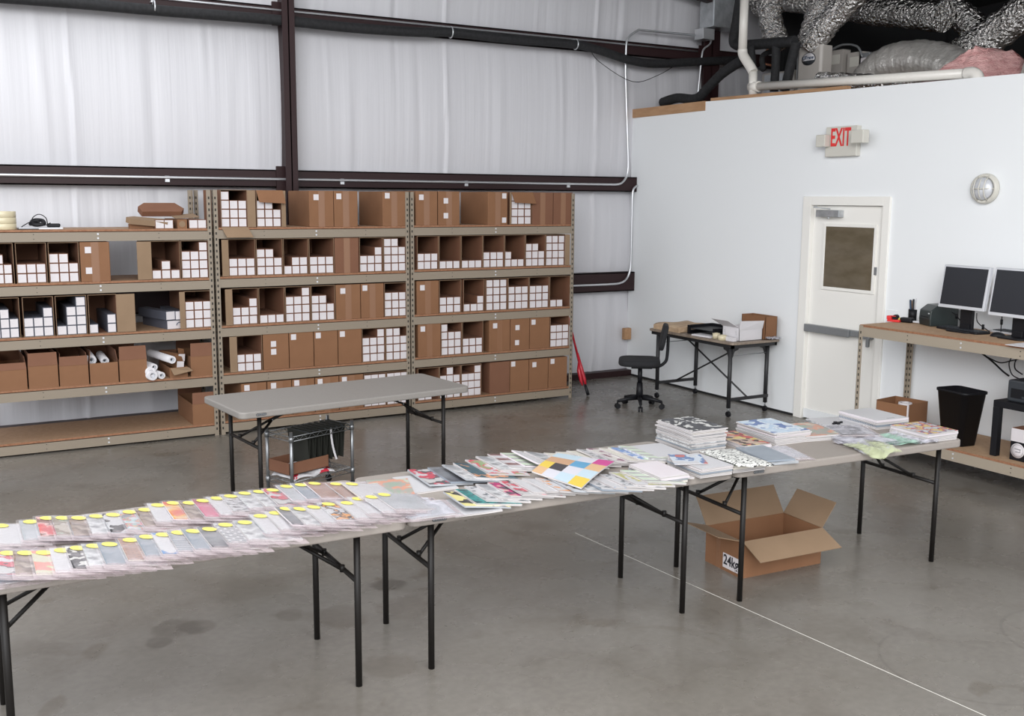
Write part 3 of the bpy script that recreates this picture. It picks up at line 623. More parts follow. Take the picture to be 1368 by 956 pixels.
# every shelf from left to right: ('o', left px, right px, stack heights, options) or ('c', left px, right px, labels, options)
def B(a): return 270+a/4.7172
def B4(a): return 270+a/4.345
def C(a): return 540+a/5.2615
def A2(a): return a/9.12
def A2b(a): return 150+a/7.967
def A3(a): return a/6.827
def A3b(a): return 150+a/6.827
ROWS=[
 (1,0,[('o',B(135),B(302),[4,3,3],{'hang':'bottom','flap':(1,.07)}),('o',B(357),B(515),[3,3,2],{'hang':'top','flap':(1,.035)}),('c',B(685),B(838),[(.28,.82)],{}),('c',B(839),B(988),[(.2,.85)],{}),('c',B(1141),B(1285),[(.2,.88)],{})]),
 (1,1,[('o',B(172),B(343),[2,2,2],{'flap':(-1,.058)}),('o',B(347),B(513),[3,3,2],{}),('o',B(517),B(674),[1,2,2],{}),('o',B(678),B(835),[2,2,2],{}),('c',B(838),B(990),[],{'red':True}),('o',B(993),B(1140),[2,2,3],{}),('o',B(1144),B(1287),[4,4,3],{})]),
 (1,2,[('o',B(186),B(351),[2,2,3],{'flap':(-1,.062)}),('o',B(355),B(517),[1,1,1],{}),('o',B(521),B(681),[3,3,4],{}),('o',B(684),B(836),[3,3,2],{}),('c',B(840),B(996),[(.28,.82)],{'mt':1}),('c',B(998),B(1143),[(.17,.88)],{}),('o',B(1146),B(1287),[3,3,3],{})]),
 (1,3,[('o',B4(189),B4(338),[2,2,2],{'flap':(-1,.065)}),('c',B4(343),B4(495),[(.4,.72),(.4,.50)],{'tape':False}),('c',B4(497),B4(640),[(.17,.88)],{'tape':False}),('c',B4(642),B4(781),[(.17,.88)],{'tape':False}),('c',B4(783),B4(921),[(.17,.88)],{'tape':False}),('o',B4(922),B4(1058),[3,3,4],{}),('o',B4(1061),B4(1190),[4,4,3],{})]),
 (1,4,[('c',B4(207),B4(358),[(.22,.88)],{}),('c',B4(361),B4(505),[(.25,.88)],{}),('c',B4(507),B4(640),[(.2,.9)],{}),('c',B4(643),B4(783),[(.2,.88)],{}),('c',B4(785),B4(927),[(.2,.88)],{}),('o',B4(929),B4(1060),[4,4,4],{'stuff':1}),('o',B4(1063),B4(1192),[4,4,4],{'stuff':1})]),
 (2,0,[('c',C(82),C(233),[(.25,.82)],{}),('c',C(237),C(388),[(.35,.72),(.35,.28)],{}),('c',C(582),C(720),[(.82,.88),(.82,.14)],{}),('o',C(743),C(886),[4,3,3],{'hang':'top','flap':(-1,.02)}),('c',C(889),C(1035),[],{'red':True}),('c',C(1037),C(1170),[],{'red':True})]),
 (2,1,[('o',C(90),C(240),[2,2,2],{}),('o',C(243),C(394),[1,1,1],{}),('o',C(398),C(547),[1,1,1],{}),('o',C(550),C(697),[2,2,2],{}),('o',C(701),C(842),[2,1,1],{}),('o',C(846),C(984),[3,3,2],{}),('o',C(988),C(1122),[4,4,4],{'flap':(1,.055)})]),
 (2,2,[('c',C(84),C(241),[(.25,.8)],{}),('o',C(243),C(398),[2,2,2],{}),('o',C(412),C(560),[1,1,2],{}),('o',C(568),C(724),[4,4,4],{}),('o',C(726),C(872),[3,3,3],{}),('o',C(875),C(1014),[3,3,3],{}),('o',C(1018),C(1160),[1,1,0],{})]),
 (2,3,[('c',C(92),C(253),[(.2,.86)],{}),('o',C(255),C(402),[4,3,3],{}),('o',C(405),C(552),[2,2,2],{}),('c',C(595),C(742),[(.27,.82)],{}),('c',C(744),C(879),[(.36,.72),(.34,.24)],{'tape':False}),('c',C(881),C(1022),[(.17,.86)],{'tape':False}),('o',C(1024),C(1157),[3,3,3],{'stuff':1})]),
 (2,4,[('o',C(88),C(240),[1,1,0],{'stuff':1}),('o',C(243),C(394),[3,4,3],{'stuff':1}),('o',C(397),C(540),[3,3,4],{'stuff':1}),('c',C(600),C(742),[],{'red':True,'tape':False}),('c',C(744),C(877),[(.15,.9)],{'tape':False}),('c',C(879),C(1014),[(.26,.82)],{'tape':False}),('c',C(1016),C(1149),[(.2,.88)],{'tape':False})]),
 (0,1,[('o',-14.5,21.5,[3,3,2],{}),('o',A2(222),A2(598),[2,2,2],{}),('o',A2(618),A2(990),[3,3,2],{}),('c',A2(1000),A2(1365),[(.27,.80),(.27,.28)],{}),('o',A2b(430),A2b(740),[1,2,1],{'flap':(-1,.115)}),('o',A2b(748),A2b(1040),[3,3,4],{})]),
 (0,2,[('o',-14.5,25,[2,3,2],{}),('o',A3(198),A3(482),[2,2,3],{}),('o',A3(498),A3(785),[1,3,4],{}),('o',A3(798),A3b(35),[1,0,2],{'flap':(1,.145)}),('o',A3b(655),A3b(908),[3,3,3],{'flap':(-1,.045)})]),
]
for ri,lev,items in ROWS:
    rack,xa,xb,dz=RACKS[ri]; zf=LEV[lev]+dz+.0005
    for idx,it in enumerate(items):
        x0=xs(it[1]); x1=xs(it[2]); op=it[4]
        if it[0]=='o':
            open_box(x0,x1,zf,rack,lev,idx,op.get('flap'),op.get('hang')); add_tubes(x0,x1-x0,zf,it[3],rack,lev,idx,bool(op.get('stuff')))
        else: closed_box(x0,x1,zf,rack,lev,idx,it[3],op.get('tape',True),op.get('red',False))
so=stuff_mb.build('mailer_cartons',['kraft2','label']); so['kind']='stuff'; tag(so,'remaining slim white-ended cartons in boxes low on the middle and right shelving','carton')
print('individual cartons', n_tubes)
RL='left'
# long white mailers lying in the gap on the third shelf of the left unit
z3=LEV[2]+.0005
for k,(xa,xb,y0,z,rz,lab) in enumerate(((1.965,2.05,.03,.08,.28,'white mailer lying on top of the slanted pair in the shelf gap'),(2.075,2.15,.03,.08,.10,'white mailer half hidden behind a box flap in the shelf gap'),(1.985,2.13,.03,0,.22,'wide white mailer lying underneath in the shelf gap'))):
    g=MB(); w=xb-xa; g.box(0,w,0,.5,0,.075,0); g.quad((.003,-.001,.003),(w-.003,-.001,.003),(w-.003,-.001,.072),(.003,-.001,.072),1)
    if k==2: g.tube([(w-.035+.025*cos(a),-.003,.03+.025*sin(a)) for a in [k2*pi/8 for k2 in range(9)]],.003,5,2)
    o=g.build('white_mailer',['darkprint','label','navy']); o.location=(xs(A3b(485)) if k!=1 else xs(A3b(572)),YS+.03,z3+z); o.rotation_euler=(0,0,rz if k!=1 else .05); tag(o,lab,'mailer box','white mailers in the shelf gap')
    if k==2: o.location.x=xs(A3b(492))
# fourth shelf of the left unit: open-topped boxes
z4=LEV[3]+.0005
def top_open_box(x0,x1,zf,h,fl,lab,d=.58,grp='open-topped boxes on the fourth shelf',side=True,y=YS+.01,inner='kraft_in',ff=None):
    w=x1-x0; t=thing('open_carton',lab,'cardboard box',((x0+x1)/2,y,zf),0,grp); hw=w/2-.003; a=.0035
    g=MB(); g.box(-hw,hw,0,a,0,h); g.box(-hw,hw,d-a,d,0,h); g.box(-hw,-hw+a,a,d-a,0,h); g.box(hw-a,hw,a,d-a,0,h); g.box(-hw+a,hw-a,a,d-a,0,a); g.build('body','kraft',t)
    if fl: g=MB(); g.slab([(-hw,0,h),(hw,0,h),(hw-.004,.012,h+fl),(-hw+.004,.012,h+fl)],.003); g.build('front_flap','kraft2',t)  # flaps in darker board stand in for light falling on them differently
    if side:
        for s in (-1,1):
            g=MB(); g.slab([(s*hw,.02,h),(s*hw,d-.02,h),(s*(hw-.012),d-.04,h+.10),(s*(hw-.012),.04,h+.10)],.003); g.build('side_flap','kraft2',t)
    g=MB(); g.slab([(-hw,d-.004,h),(hw,d-.004,h),(hw,d-.03,h+.10),(-hw,d-.03,h+.10)],-.003); g.build('back_flap','kraft2',t)
    return t
P4=lambda a:a/4.5533
for k,(a,b,h,fl) in enumerate(((-50,135,.165,.055),(140,328,.185,.105),(332,515,.17,.075),(520,698,.175,0),(702,876,.185,.115))):
    top_open_box(xs(P4(a)),xs(P4(b)),z4,h,fl,'open-topped brown box, %s from the left on the fourth shelf, left unit'%ORD[k],side=(k!=4))
top_open_box(xs(P4(1141)),xs(P4(1302))-.004,z4,.175,.115,'open-topped brown box at the right end of the fourth shelf, left unit',side=False)
top_open_box(xs(P4(1141)),xs(P4(1302))-.004,LEV[4]+.0005,.185,.10,'lone open-topped brown box on the bottom shelf of the left unit',grp='none',side=False)
def paper_roll(c, d, L, r, lab, grp='rolls of white paper on the fourth shelf'):
    c=Vector(c); d=Vector(d).normalized(); g=MB()
    n=18; a=Vector((0,0,1)); u=d.cross(a).normalized(); w=d.cross(u)
    def ring(p,rr): return [g.av(p+(u*cos(2*pi*k/n)+w*sin(2*pi*k/n))*rr) for k in range(n)]
    R=[ring(c+d*L,r),ring(c,r),ring(c,r*.55),ring(c+d*.02,r*.5),ring(c+d*.02,r*.34),ring(c+d*.1,r*.3)]; ms=[0,0,1,1,1]
    for q,(A,Bq) in enumerate(zip(R,R[1:])):
        for k in range(n): g.af([A[k],A[(k+1)%n],Bq[(k+1)%n],Bq[k]],ms[q],q==0)
    g.af(R[0],0); g.af(list(reversed(R[-1])),1)
    o=g.build('paper_roll',['paper','silver']); return tag(o,lab,'paper roll',grp)
def shp(px,py,y=YS+.0): return aty(px,py,y)
z4d=LEV[3]
rp=[(P4(920),430+P4(305),.040,-.03),(P4(985),430+P4(332),.030,-.01),(P4(930),430+P4(345),.042,-.05),(P4(938),430+P4(275),.030,.05),(P4(1048),430+P4(230),.033,.0)]
labs=['white paper roll lying on top of a flattened roll, open end forward','thin white paper roll lowest at the right of the pile','flattened white roll overhanging the shelf edge','white roll at the back of the pile beside the box','white paper roll resting high on the box of cut cartons']
for (px,py,r,dy),lb in zip(rp,labs):
    c=shp(px,py,YS+dy+.01); zmin=z4d+r+.001
    if c.z<zmin: c.z=zmin
    paper_roll((c.x,c.y,c.z),(-.16,1,0.0),.52,r,lb)
# cut carton with papers
bx=top_open_box(xs(P4(1010)),xs(P4(1125)),z4,.09,0,'low brown box stuffed with cut carton ends, right of the paper rolls',grp='none',side=False,d=.45)
g=MB(); g.slab([(-.07,-.002,.085),(.085,-.002,.085),(.105,-.07,.065),(-.055,-.07,.035)],.003); g.build('front_flap','kraft_in',bx)
for k,(px,py,rz,lb) in enumerate(((1108,218,.3,'cut white-ended carton tilted on top of the low brown box'),(1098,262,.1,'cut white-ended carton lying inside the low brown box'))):
    g=MB(); g.box(0,.065,0,.3,0,.065,0); g.quad((.002,-.001,.002),(.063,-.001,.002),(.063,-.001,.063),(.002,-.001,.063),1); g.slab([(0,0,.065),(.055,0,.065),(.03,-.03,.11),(-.03,-.03,.12)],.003,0)
    o=g.build('mailer_carton',['kraft','label']); c=shp(P4(px-25),430+P4(py+20),YS+.06); o.location=(c.x,c.y,c.z); o.rotation_euler=(0,.1,rz); tag(o,lb,'carton')
paper_roll((xs(P4(543)),YS+.10,z4+.19),(.05,1,0),.42,.042,'white paper roll poking out of the fourth open-topped box','none')
paper_roll((xs(P4(632)),YS+.14,z4+.17),(.05,1,0),.40,.034,'white paper roll low inside the fourth open-topped box','none')
# top shelf of the left unit
z1=LEV[0]+.0005
c=aty(12,305,YS+.12)
for k in range(3):
    g=MB(); x=.60 if True else 0
    g.lathe([(.105,0),(.108,.003),(.108,.045),(.105,.048),(.045,.048),(.045,0)],n=28); o=g.build('tape_roll','tapeclear'); o.location=(.655,YS+.16,z1+k*.0485); tag(o,'clear tape roll, %s of the three in the stack on the top shelf'%['lowest','middle one','topmost'][k],'tape roll','stacked clear tape rolls')
c=aty(55,303,YS+.12)
t=thing('scale_tray','flat silver device with a coiled black cable on the top shelf','device',(aty(54,303,YS+.15).x,YS+.2,z1),.0)
MB().box(-.165,.165,-.11,.11,0,.014).build('tray','silver',t,bevel=.004); MB().box(-.175,-.02,-.12,-.10,0,.008).build('foot_rail','black',t)
g=MB(); g.tube(smooth_path([(-.06,0,.035),(-.05,0,.09),(.0,0,.12),(.05,.0,.09),(.06,0,.03)],5),.004,6); g.tube(smooth_path([(-.14,-.05,.02),(-.08,-.04,.055),(-.02,-.03,.065),(.02,-.05,.03),(.08,-.02,.05)],5),.004,6)
g.tube(smooth_path([(-.07,-.02,.04),(-.04,.03,.07),(.02,.02,.07),(.03,-.03,.045),(-.03,-.03,.035),(-.06,0,.05),(0,.02,.06)],6),.016,8); g.build('cable','black',t)
MB().box(.055,.155,-.03,.03,.015,.045).build('adapter','black',t,bevel=.01)
# loose cartons at the right of the top shelf
z1=LEV[0]+.0005
Q=lambda a:150+a/7.967
g=MB(); g.prism([(0,0),(.30,0),(.33,.06),(.27,.10),(.04,.10),(-.03,.05)],0,.045); o=g.build('flattened_carton','kraft_in'); o.location=(xs(Q(235)),YS+.05,z1+.04); o.rotation_euler=(.25,.10,-.05); tag(o,'flattened pale brown carton sleeve lying askew on the top shelf','carton')
g=MB().box(0,.27,0,.08,0,.04); o=g.build('flattened_carton','kraft'); o.location=(xs(Q(245)),YS+.10,z1); tag(o,'thin brown carton piece underneath the askew sleeve','carton')
g=MB(); g.prism([(0,0),(.33,0),(.36,.05),(.30,.14),(.04,.14),(-.02,.08)],0,.05); o=g.build('flattened_carton','kraft2'); o.location=(xs(Q(400)),YS+.20,z1+.10); o.rotation_euler=(.55,0,.02); tag(o,'dark brown torn carton leaning behind the small white-ended ones','carton')
def small(px,lb,wht=True,w=.0755,ylab=False):
    o=D.objects.new('mailer_carton',tube_mesh); COL.objects.link(o); o.location=(xs(Q(px)),YS+.03,z1); tag(o,lb,'carton','white-ended cartons on the top left shelf'); return o
small(495,'leftmost white-ended carton on the top left shelf, under the askew sleeve'); small(590,'second white-ended carton from the left on the top left shelf')
o=MB().box(0,.08,0,.5,0,.078).build('mailer_carton','kraft'); o.location=(xs(Q(730)),YS+.03,z1); tag(o,'plain brown-ended carton between white-ended ones on the top left shelf','carton')
g=MB(); g.cyl((.04,-.001,.038),(.04,.001,.038),.027,16); g.build('end_cap','kraft_in',o)
small(850,'second white-ended carton from the right on the top left shelf'); small(942,'rightmost white-ended carton on the top left shelf, against the post')
g=MB(); g.slab([(0,0,0),(.20,0,.012),(.19,.18,.02),(-.01,.17,.005)],.004); o=g.build('cardboard_flap','kraft_in'); o.location=(xs(Q(720)),YS+.06,z1+.084); o.rotation_euler=(.1,.0,0); tag(o,'loose cardboard flap lying over the brown-ended carton','cardboard')
# red long-handled tool leaning on the shelving end
t=thing('bolt_cutter','red long-handled tool with black tips leaning against the shelving end','tool',(0,0,0))
a=Vector((6.075,9.42,1.145)); e=at(789,529,.0); e=Vector((6.245,9.13,.0)); 
d=(a-e)
def pt(f,s=0): return e+d*f+Vector((s,0,0))
g=MB(); g.tube([pt(.33),pt(.98)],.012,8,0,True,None); g.build('handle','red',t)
g=MB(); g.tube([pt(.10,.010),pt(.16,.012),pt(.24,.006),pt(.40,.002)],.016,8,0,True,[.012,.020,.022,.015]); g.tube([pt(.10,-.03),pt(.14,-.035),pt(.24,-.03),pt(.31,-.005)],.016,8,0,True,[.008,.018,.024,.015]); g.build('jaw','red',t)
g=MB(); g.tube([pt(.008,.012),pt(.05,.008),pt(.11,.006)],.018,8,0,True,[.018,.018,.014]); g.build('grip','black',t)
# ================================================================== folding tables
def rrect(x0,x1,y0,y1,r,n=6):
    P=[]
    for cx,cy,a in ((x1-r,y1-r,0),(x0+r,y1-r,pi/2),(x0+r,y0+r,pi),(x1-r,y0+r,1.5*pi)):
        for k in range(n+1): P.append((cx+r*cos(a+k*pi/2/n),cy+r*sin(a+k*pi/2/n)))
    return P
def folding_table(name,label,loc,rz,L,Wd,la,lb,top='plastic_top',H=.745,badge=True,lw=None):
    """local x along the table from its left end; la, lb = leg positions from the left end"""
    t=thing(name,label,'table',loc,rz,'folding tables')
    g=MB(); po=rrect(0,L,0,Wd,.045); pi_=rrect(.02,L-.02,.02,Wd-.02,.03)
    g.prism(po,H-.045,H,0); o=g.build('tabletop',top,t,bevel=.009,seg=3)
    ym=Wd/2; lw=lw or (Wd-.18)/2
    for x,s in ((la,1),(lb,-1)):
        for q in (-1,1):
            g=MB(); g.tube([(x,ym+q*lw,0),(x,ym+q*lw,H-.046)],.0145,12); l=g.build('leg','legs',t)
        g=MB(); g.tube([(x,ym-lw,.475),(x,ym+lw,.475)],.011,8); g.build('crossbar','legs',t)
        g=MB(); g.tube([(x,ym-lw,H-.06),(x,ym+lw,H-.06)],.013,8); g.build('top_rail','legs',t)
        g=MB(); A=Vector((x+s*.42,ym,H-.055)); J=Vector((x+s*.19,ym,.60))
        g.bar(A,J-(A-J).normalized()*.03,.026,.014); g.cyl(J+Vector((0,-.02,0)),J+Vector((0,.02,0)),.007,8,1)
        for q in (-1,1):
            g.tube([J+Vector((0,q*.012,0)),Vector((x+s*.012,ym+q*.12,.482))],.009,6); g.cyl((x+s*.01,ym+q*.12,.47),(x+s*.01,ym+q*.12,.50),.012,8,0)
        g.build('brace',['legs','chrome'],t)
    if badge:
        g=MB(); g.M=Matrix.Translation((.14,-.0005,H-.023))@Matrix.Rotation(pi/2,4,'X'); g.prism(rrect(-.035,.035,-.008,.008,.0079),0,.001,0)
        g.prism(rrect(-.032,.032,-.0055,.0055,.0054),.001,.0013,1)
        for k in range(6): g.box(-.024+k*.009,-.019+k*.009,-.003,.003,.0013,.0016,0)
        g.build('badge',['ink','grey'],t)
    return t
TZ=.745
t1=folding_table('folding_table','taupe folding table under the yellow-stickered bagged magazines, leftmost of the row',(-.062,3.935,0),-.012,1.83,.735,.265,1.625,lw=.278)
t2=folding_table('folding_table','taupe folding table in the middle of the row, under the fanned unbagged magazines',(1.775,3.925,0),-.036,1.785,.735,.135,1.54,lw=.283)
t3=folding_table('folding_table','taupe folding table at the right end of the row, carrying the tall magazine stacks',(3.567,3.857,0),-.063,1.64,.735,.115,1.535,lw=.287)
t4=folding_table('folding_table','empty grey folding table standing behind the row, near the shelving',(1.745,6.44,0),.098,1.75,.70,.16,1.57,'plastic_top2',lw=.26)

# ================================================================== magazines
rnd=random.Random(11)
def mag_mesh(w,l,t,cov,bend=.0015,seed=0,rich=True):
    g=MB(); r=random.Random(seed); p1,p2=r.uniform(0,6),r.uniform(0,6)
    def top(u,v): x=w*u; y=-l*v; return Vector((x,y,t+bend*(sin(u*4+p1)*cos(v*4+p2))))
    nx,ny=(5,6) if rich else (2,2)
    g.sheet(nx,ny,lambda u,v: top(u,1-v),t,0,1,False)
    # the bound edge keeps the cover colour
    sd='pages' if r.random()<.62 else CV[r.choice(['grey','slate','beige','photogrey','pinkwhite'])]
    return g.mesh('magazine',[CV[cov] if cov in CV else M[cov],sd])
def put(me,name,label,cat,grp,loc,rz,tilt=0):
    o=D.objects.new(name,me); COL.objects.link(o); o.location=loc
    o.rotation_euler=(Matrix.Rotation(rz,3,'Z')@Matrix.Rotation(tilt,3,'Y')).to_euler(); return tag(o,label,cat,grp)
def bag_child(o,w,l,t,seed,mt='bag',over=.05,sx=.012,droop=True):
    r=random.Random(seed); g=MB(); a=r.uniform(0,6)
    def fn(u,v):
        x=-sx+(w+2*sx)*u; y=.012-(l+.012+over)*(1-v)
        z=t+.0012+.0016*abs(sin(9*u+a)*cos(7*v+a))
        if y<-l: z=max(.0008,t-(-l-y)*.35+.002*sin(40*u+a))
        if x<0 or x>w: z=t*.6
        return Vector((x,y,z))
    g.sheet(9,11,fn,0,0,None,True)
    for q in range(len(g.f)):
        if q//9<2 or q%9==8: g.m[q]=1
    c=g.build('poly_bag',[mt,'bagedge'],o); return c
def sticker(o,x,y,z,r=.029):
    g=MB(); n=16; g.prism([(x+r*cos(2*pi*k/n),y+r*.92*sin(2*pi*k/n)) for k in range(n)],z,z+.0008); return g.build('round_sticker','yellow',o)
def shingle(items,z0,w,l,t,rz,namer,cat,grp,name,bag=None,stick=False,sof=(.042,-.035),bagm='bag',zh=.775):
    """items: (px, py, cover) where px,py = sticker centre or far-left corner; each lies half over its left neighbour"""
    prev=None; out=[]
    for i,(px,py,cv) in enumerate(items):
        p=at(px,py,zh)
        if stick: 
            q=Matrix.Rotation(rz,3,'Z')@Vector((sof[0],sof[1],0)); p=p-q
        tt=t*(1+rnd.uniform(-.1,.1)) if not bag else t
        if prev is None: h=0; th=0
        else:
            d=max(.03,(p.x-prev[0])); T=prev[2]+(.0035 if bag else .0008)
            h=max(T*w/d, (w-d)*tan(prev[1])+T) ; h=min(h,.05)
            th=atan(h/w)
        me=mag_mesh(w,l,tt,cv,.001,i+int(px))
        o=put(me,name,namer(i,cv),cat,grp,(p.x,p.y,z0+h+.001),rz+rnd.uniform(-.012,.012),th)
        if bag: bag_child(o,w,l,tt,i,bagm)
        if stick: sticker(o,sof[0],sof[1],tt+.0035)
        prev=(p.x,th,tt); out.append(o)
    return out
DESC={'whiteline':'white lined cover','grey':'grey cover','red':'red cover','greenbrown':'green and brown cover','brown':'brown photo cover','photogrey':'grey photo cover','whale':'white cover with black brush marks','collage':'colourful collage cover','pinkstripe':'crimson striped cover','flame':'black, red and orange cover','whitetext':'white cover with black text','redphoto':'grey and red photo cover','slate':'slate blue-grey cover','darkgrey':'dark grey cover','terracotta':'terracotta brick-patterned cover','white':'plain white cover','yellowlime':'pale yellow-green cover','bwprint':'black and white printed cover','bluefigure':'white cover with blue drawing','linesdark':'dark cover with white lines','gridwhite':'black cover with white grid','letters':'white cover with black and orange lettering','teal':'dark teal cover','navyfish':'navy cover with orange fish shapes','flower':'white cover with red flowers','maroonstripe':'maroon striped cover','greenstripe':'pale green striped cover','pinkfoto':'pink and crimson photo cover','beige':'beige cover','purple':'cover with dark purple shapes','bluegreen':'blue and green cover','olive':'olive and black cover','orange':'white cover with orange mark','pinkwhite':'pale pink cover','bluesky':'sky-blue cover','redcomic':'red comic-style cover','greencity':'green and terracotta cover','stars':'white cover with coloured stars','bluepic':'white cover with blue picture','offwhite':'off-white cover','yellow':'yellow cover','bird':'white cover with dark bird drawing','dotted':'black dotted pattern'}
def nth(i):
    n=i+1; return '%d%s'%(n,'th' if 10<n%100<14 else {1:'st',2:'nd',3:'rd'}.get(n%10,'th'))
back=[(-20,708,'whiteline'),(1,704,'whiteline'),(40.6,696.6,'grey'),(63,693,'red'),(84,694,'greenbrown'),(105,694,'brown'),(129,691,'photogrey'),(151,689,'whale'),(173,685,'collage'),(194,682,'brown'),(211,676,'whiteline'),(231.5,673,'flame'),(253,673,'brown'),(271,670.5,'pinkstripe'),(290,667,'whiteline'),(308,664,'whitetext'),(327,660,'photogrey'),(346.5,657.7,'photogrey'),(364,656.4,'redphoto'),(382.5,650.7,'grey'),(402,648.5,'slate'),(420,646.8,'terracotta'),(449,646.6,'terracotta'),(470,648,'whiteline')]
front=[(-11,744,'slate'),(11,741.3,'redphoto'),(34,741,'brown'),(58.8,740.4,'yellowlime'),(83,737,'whiteline'),(104,734.7,'bwprint'),(125.4,731.7,'photogrey'),(146,729.5,'slate'),(174,722.7,'terracotta'),(196,718.3,'slate'),(218,715.5,'bluefigure'),(238.5,713.5,'linesdark'),(258,712,'slate'),(279.5,709,'darkgrey'),(301,702.5,'gridwhite'),(326.8,698.5,'photogrey'),(348,689.3,'white'),(368.4,685.8,'whiteline'),(382.5,683,'darkgrey'),(400.7,683,'photogrey'),(419,680,'white'),(438.6,675,'letters'),(463.5,672.7,'whiteline'),(478.5,667,'white'),(496.5,665.3,'white'),(513,662,'grey')]
def namer(row): 
    def f(i,cv): return 'bagged magazine, %s, %s from left in %s row'%(DESC[cv],nth(i),row)
    return f
shingle(back,TZ,.215,.285,.0055,-.03,namer('back'),'magazine','bagged magazines with yellow stickers','bagged_magazine',True,True)
shingle(front,TZ,.215,.275,.0055,-.03,namer('front'),'magazine','bagged magazines with yellow stickers','bagged_magazine',True,True)
def single(cx,cy,z,w,l,t,rz,cv,label,name='magazine',grp=None,bag=None,cat='magazine',bend=.001):
    o=put(mag_mesh(w,l,t,cv,bend,int(cx*1000+z*9000)),name,label,cat,grp,(0,0,0),rz)
    q=Matrix.Rotation(rz,3,'Z')@Vector((-w/2,l/2,0)); o.location=(cx+q.x,cy+q.y,z)
    if bag: bag_child(o,w,l,t,int(cx*1000),bag,.03)
    return o
c=at(505,652,.76); single(c.x,c.y,TZ+.002,.24,.30,.004,-.25,'whiteline','white bagged sheet without sticker between the bagged row and the fanned stack','bagged_magazine',None,'bagmilk')
c=at(520,656,.755); single(c.x+.03,c.y+.06,TZ+.0012+.006,.20,.28,.004,-.30,'greencity','green photo sheet peeking out beside the first fanned stack','bagged_magazine',None,None)
c=at(548,676,.76); single(c.x,c.y,TZ+.001,.26,.25,.005,-.2,'photogrey','grey bagged magazine without sticker at the right end of the front row','bagged_magazine',None,'bagmilk')
c=at(572,678,.765); single(c.x,c.y,TZ+.0085,.22,.22,.003,-.12,'grey','flat grey bag overlapping the front row end, before the yellow cover','bagged_magazine',None,'bagmilk')

bk2=[(524,630.6,'whiteline'),(544,626,'redphoto'),(571,623,'darkgrey'),(590,624,'photogrey'),(605,621,'navyfish'),(621,615,'flower'),(635,610,'photogrey'),(651,606.5,'maroonstripe'),(668,605,'greenstripe'),(683,607,'whiteline'),(699.5,608,'photogrey'),(726,607,'beige'),(742,604.5,'beige'),(756.5,603,'beige'),(770,602.5,'whitetext'),(783,601.5,'purple'),(800,601,'beige'),(812,599,'bluegreen'),(825.6,597.5,'greenstripe')]
fr2=[(579,662,'white'),(592,658.5,'yellow'),(607,655.5,'teal'),(620,651.5,'bird'),(635,648.5,'photogrey'),(651,646,'pinkfoto'),(666.7,645,'redphoto'),(680,642.6,'whiteline'),(697,641.5,'white'),(714.8,640.5,'orange'),(732,641,'whitetext'),(750,640,'photogrey'),(768,639,'bird'),(784,637,'bluefigure'),(800,635,'bird'),(813,632,'olive'),(828,629,'greenstripe'),(840,622,'pinkwhite')]
def nm2(row):
    def f(i,cv): return 'magazine, %s, %s from left in %s fan'%(DESC[cv],nth(i),row)
    return f
shingle(bk2,TZ,.225,.295,.0085,-.06,nm2('back'),'magazine','fanned unbagged magazines','magazine',zh=.78)
shingle(fr2,TZ,.225,.245,.0085,-.06,nm2('front'),'magazine','fanned unbagged magazines','magazine',zh=.78)
# extra thickness under the first fan magazine
def stack(cx,cy,z,w,l,n,t,rz,covs,where,jit=.006,grp=None,top_rz=0,name='magazine'):
    out=[]
    for k in range(n):
        cv=covs[-1] if k==n-1 else covs[k%max(1,len(covs)-1)]
        pos='topmost' if k==n-1 else ('lowest' if k==0 else '%s from the bottom'%nth(k))
        o=single(cx+rnd.uniform(-jit,jit),cy+rnd.uniform(-jit,jit),z+k*t+.0006,w,l,t-.0012,rz+rnd.uniform(-.02,.02),cv,'%s %s of %s'%(pos,'magazine' if name=='magazine' else 'notebook',where),name,grp or ('magazines of '+where),None,bend=.0003); out.append(o)
    return out
stack(3.715,4.405,TZ,.235,.33,14,.0088,-.05,['whiteline','photogrey','offwhite','grey','white','beige','bwprint'],'the tall stack with black and white cover')
stack(3.985,4.30,TZ,.18,.34,3,.010,-.12,['offwhite','brown','redcomic'],'the low stack topped by a red comic cover')
stack(4.262,4.325,TZ,.255,.345,8,.0088,-.08,['white','pinkwhite','whiteline','grey','bluesky'],'the sky-blue topped stack')
stack(3.405,3.958,TZ,.195,.285,5,.0095,-.06,['offwhite','pinkwhite','white'],'the white stack at the table joint')
single(3.36,4.0,TZ+5*.0095+.0015,.17,.20,.003,-.5,'bluepic','white leaflet with blue picture lying on the white stack at the joint','leaflet')
stack(3.135,3.952,TZ,.165,.28,4,.0105,-.08,['offwhite','white','pinkwhite'],'the pale pink stack ending the front fan')
stack(3.405,4.30,TZ,.20,.27,3,.0105,-.08,['offwhite','white'],'the plain white stack before the tall stack')
stack(3.62,3.945,TZ,.20,.27,4,.0095,-.10,['offwhite','white','greenstripe'],'the stack under the dotted bag')
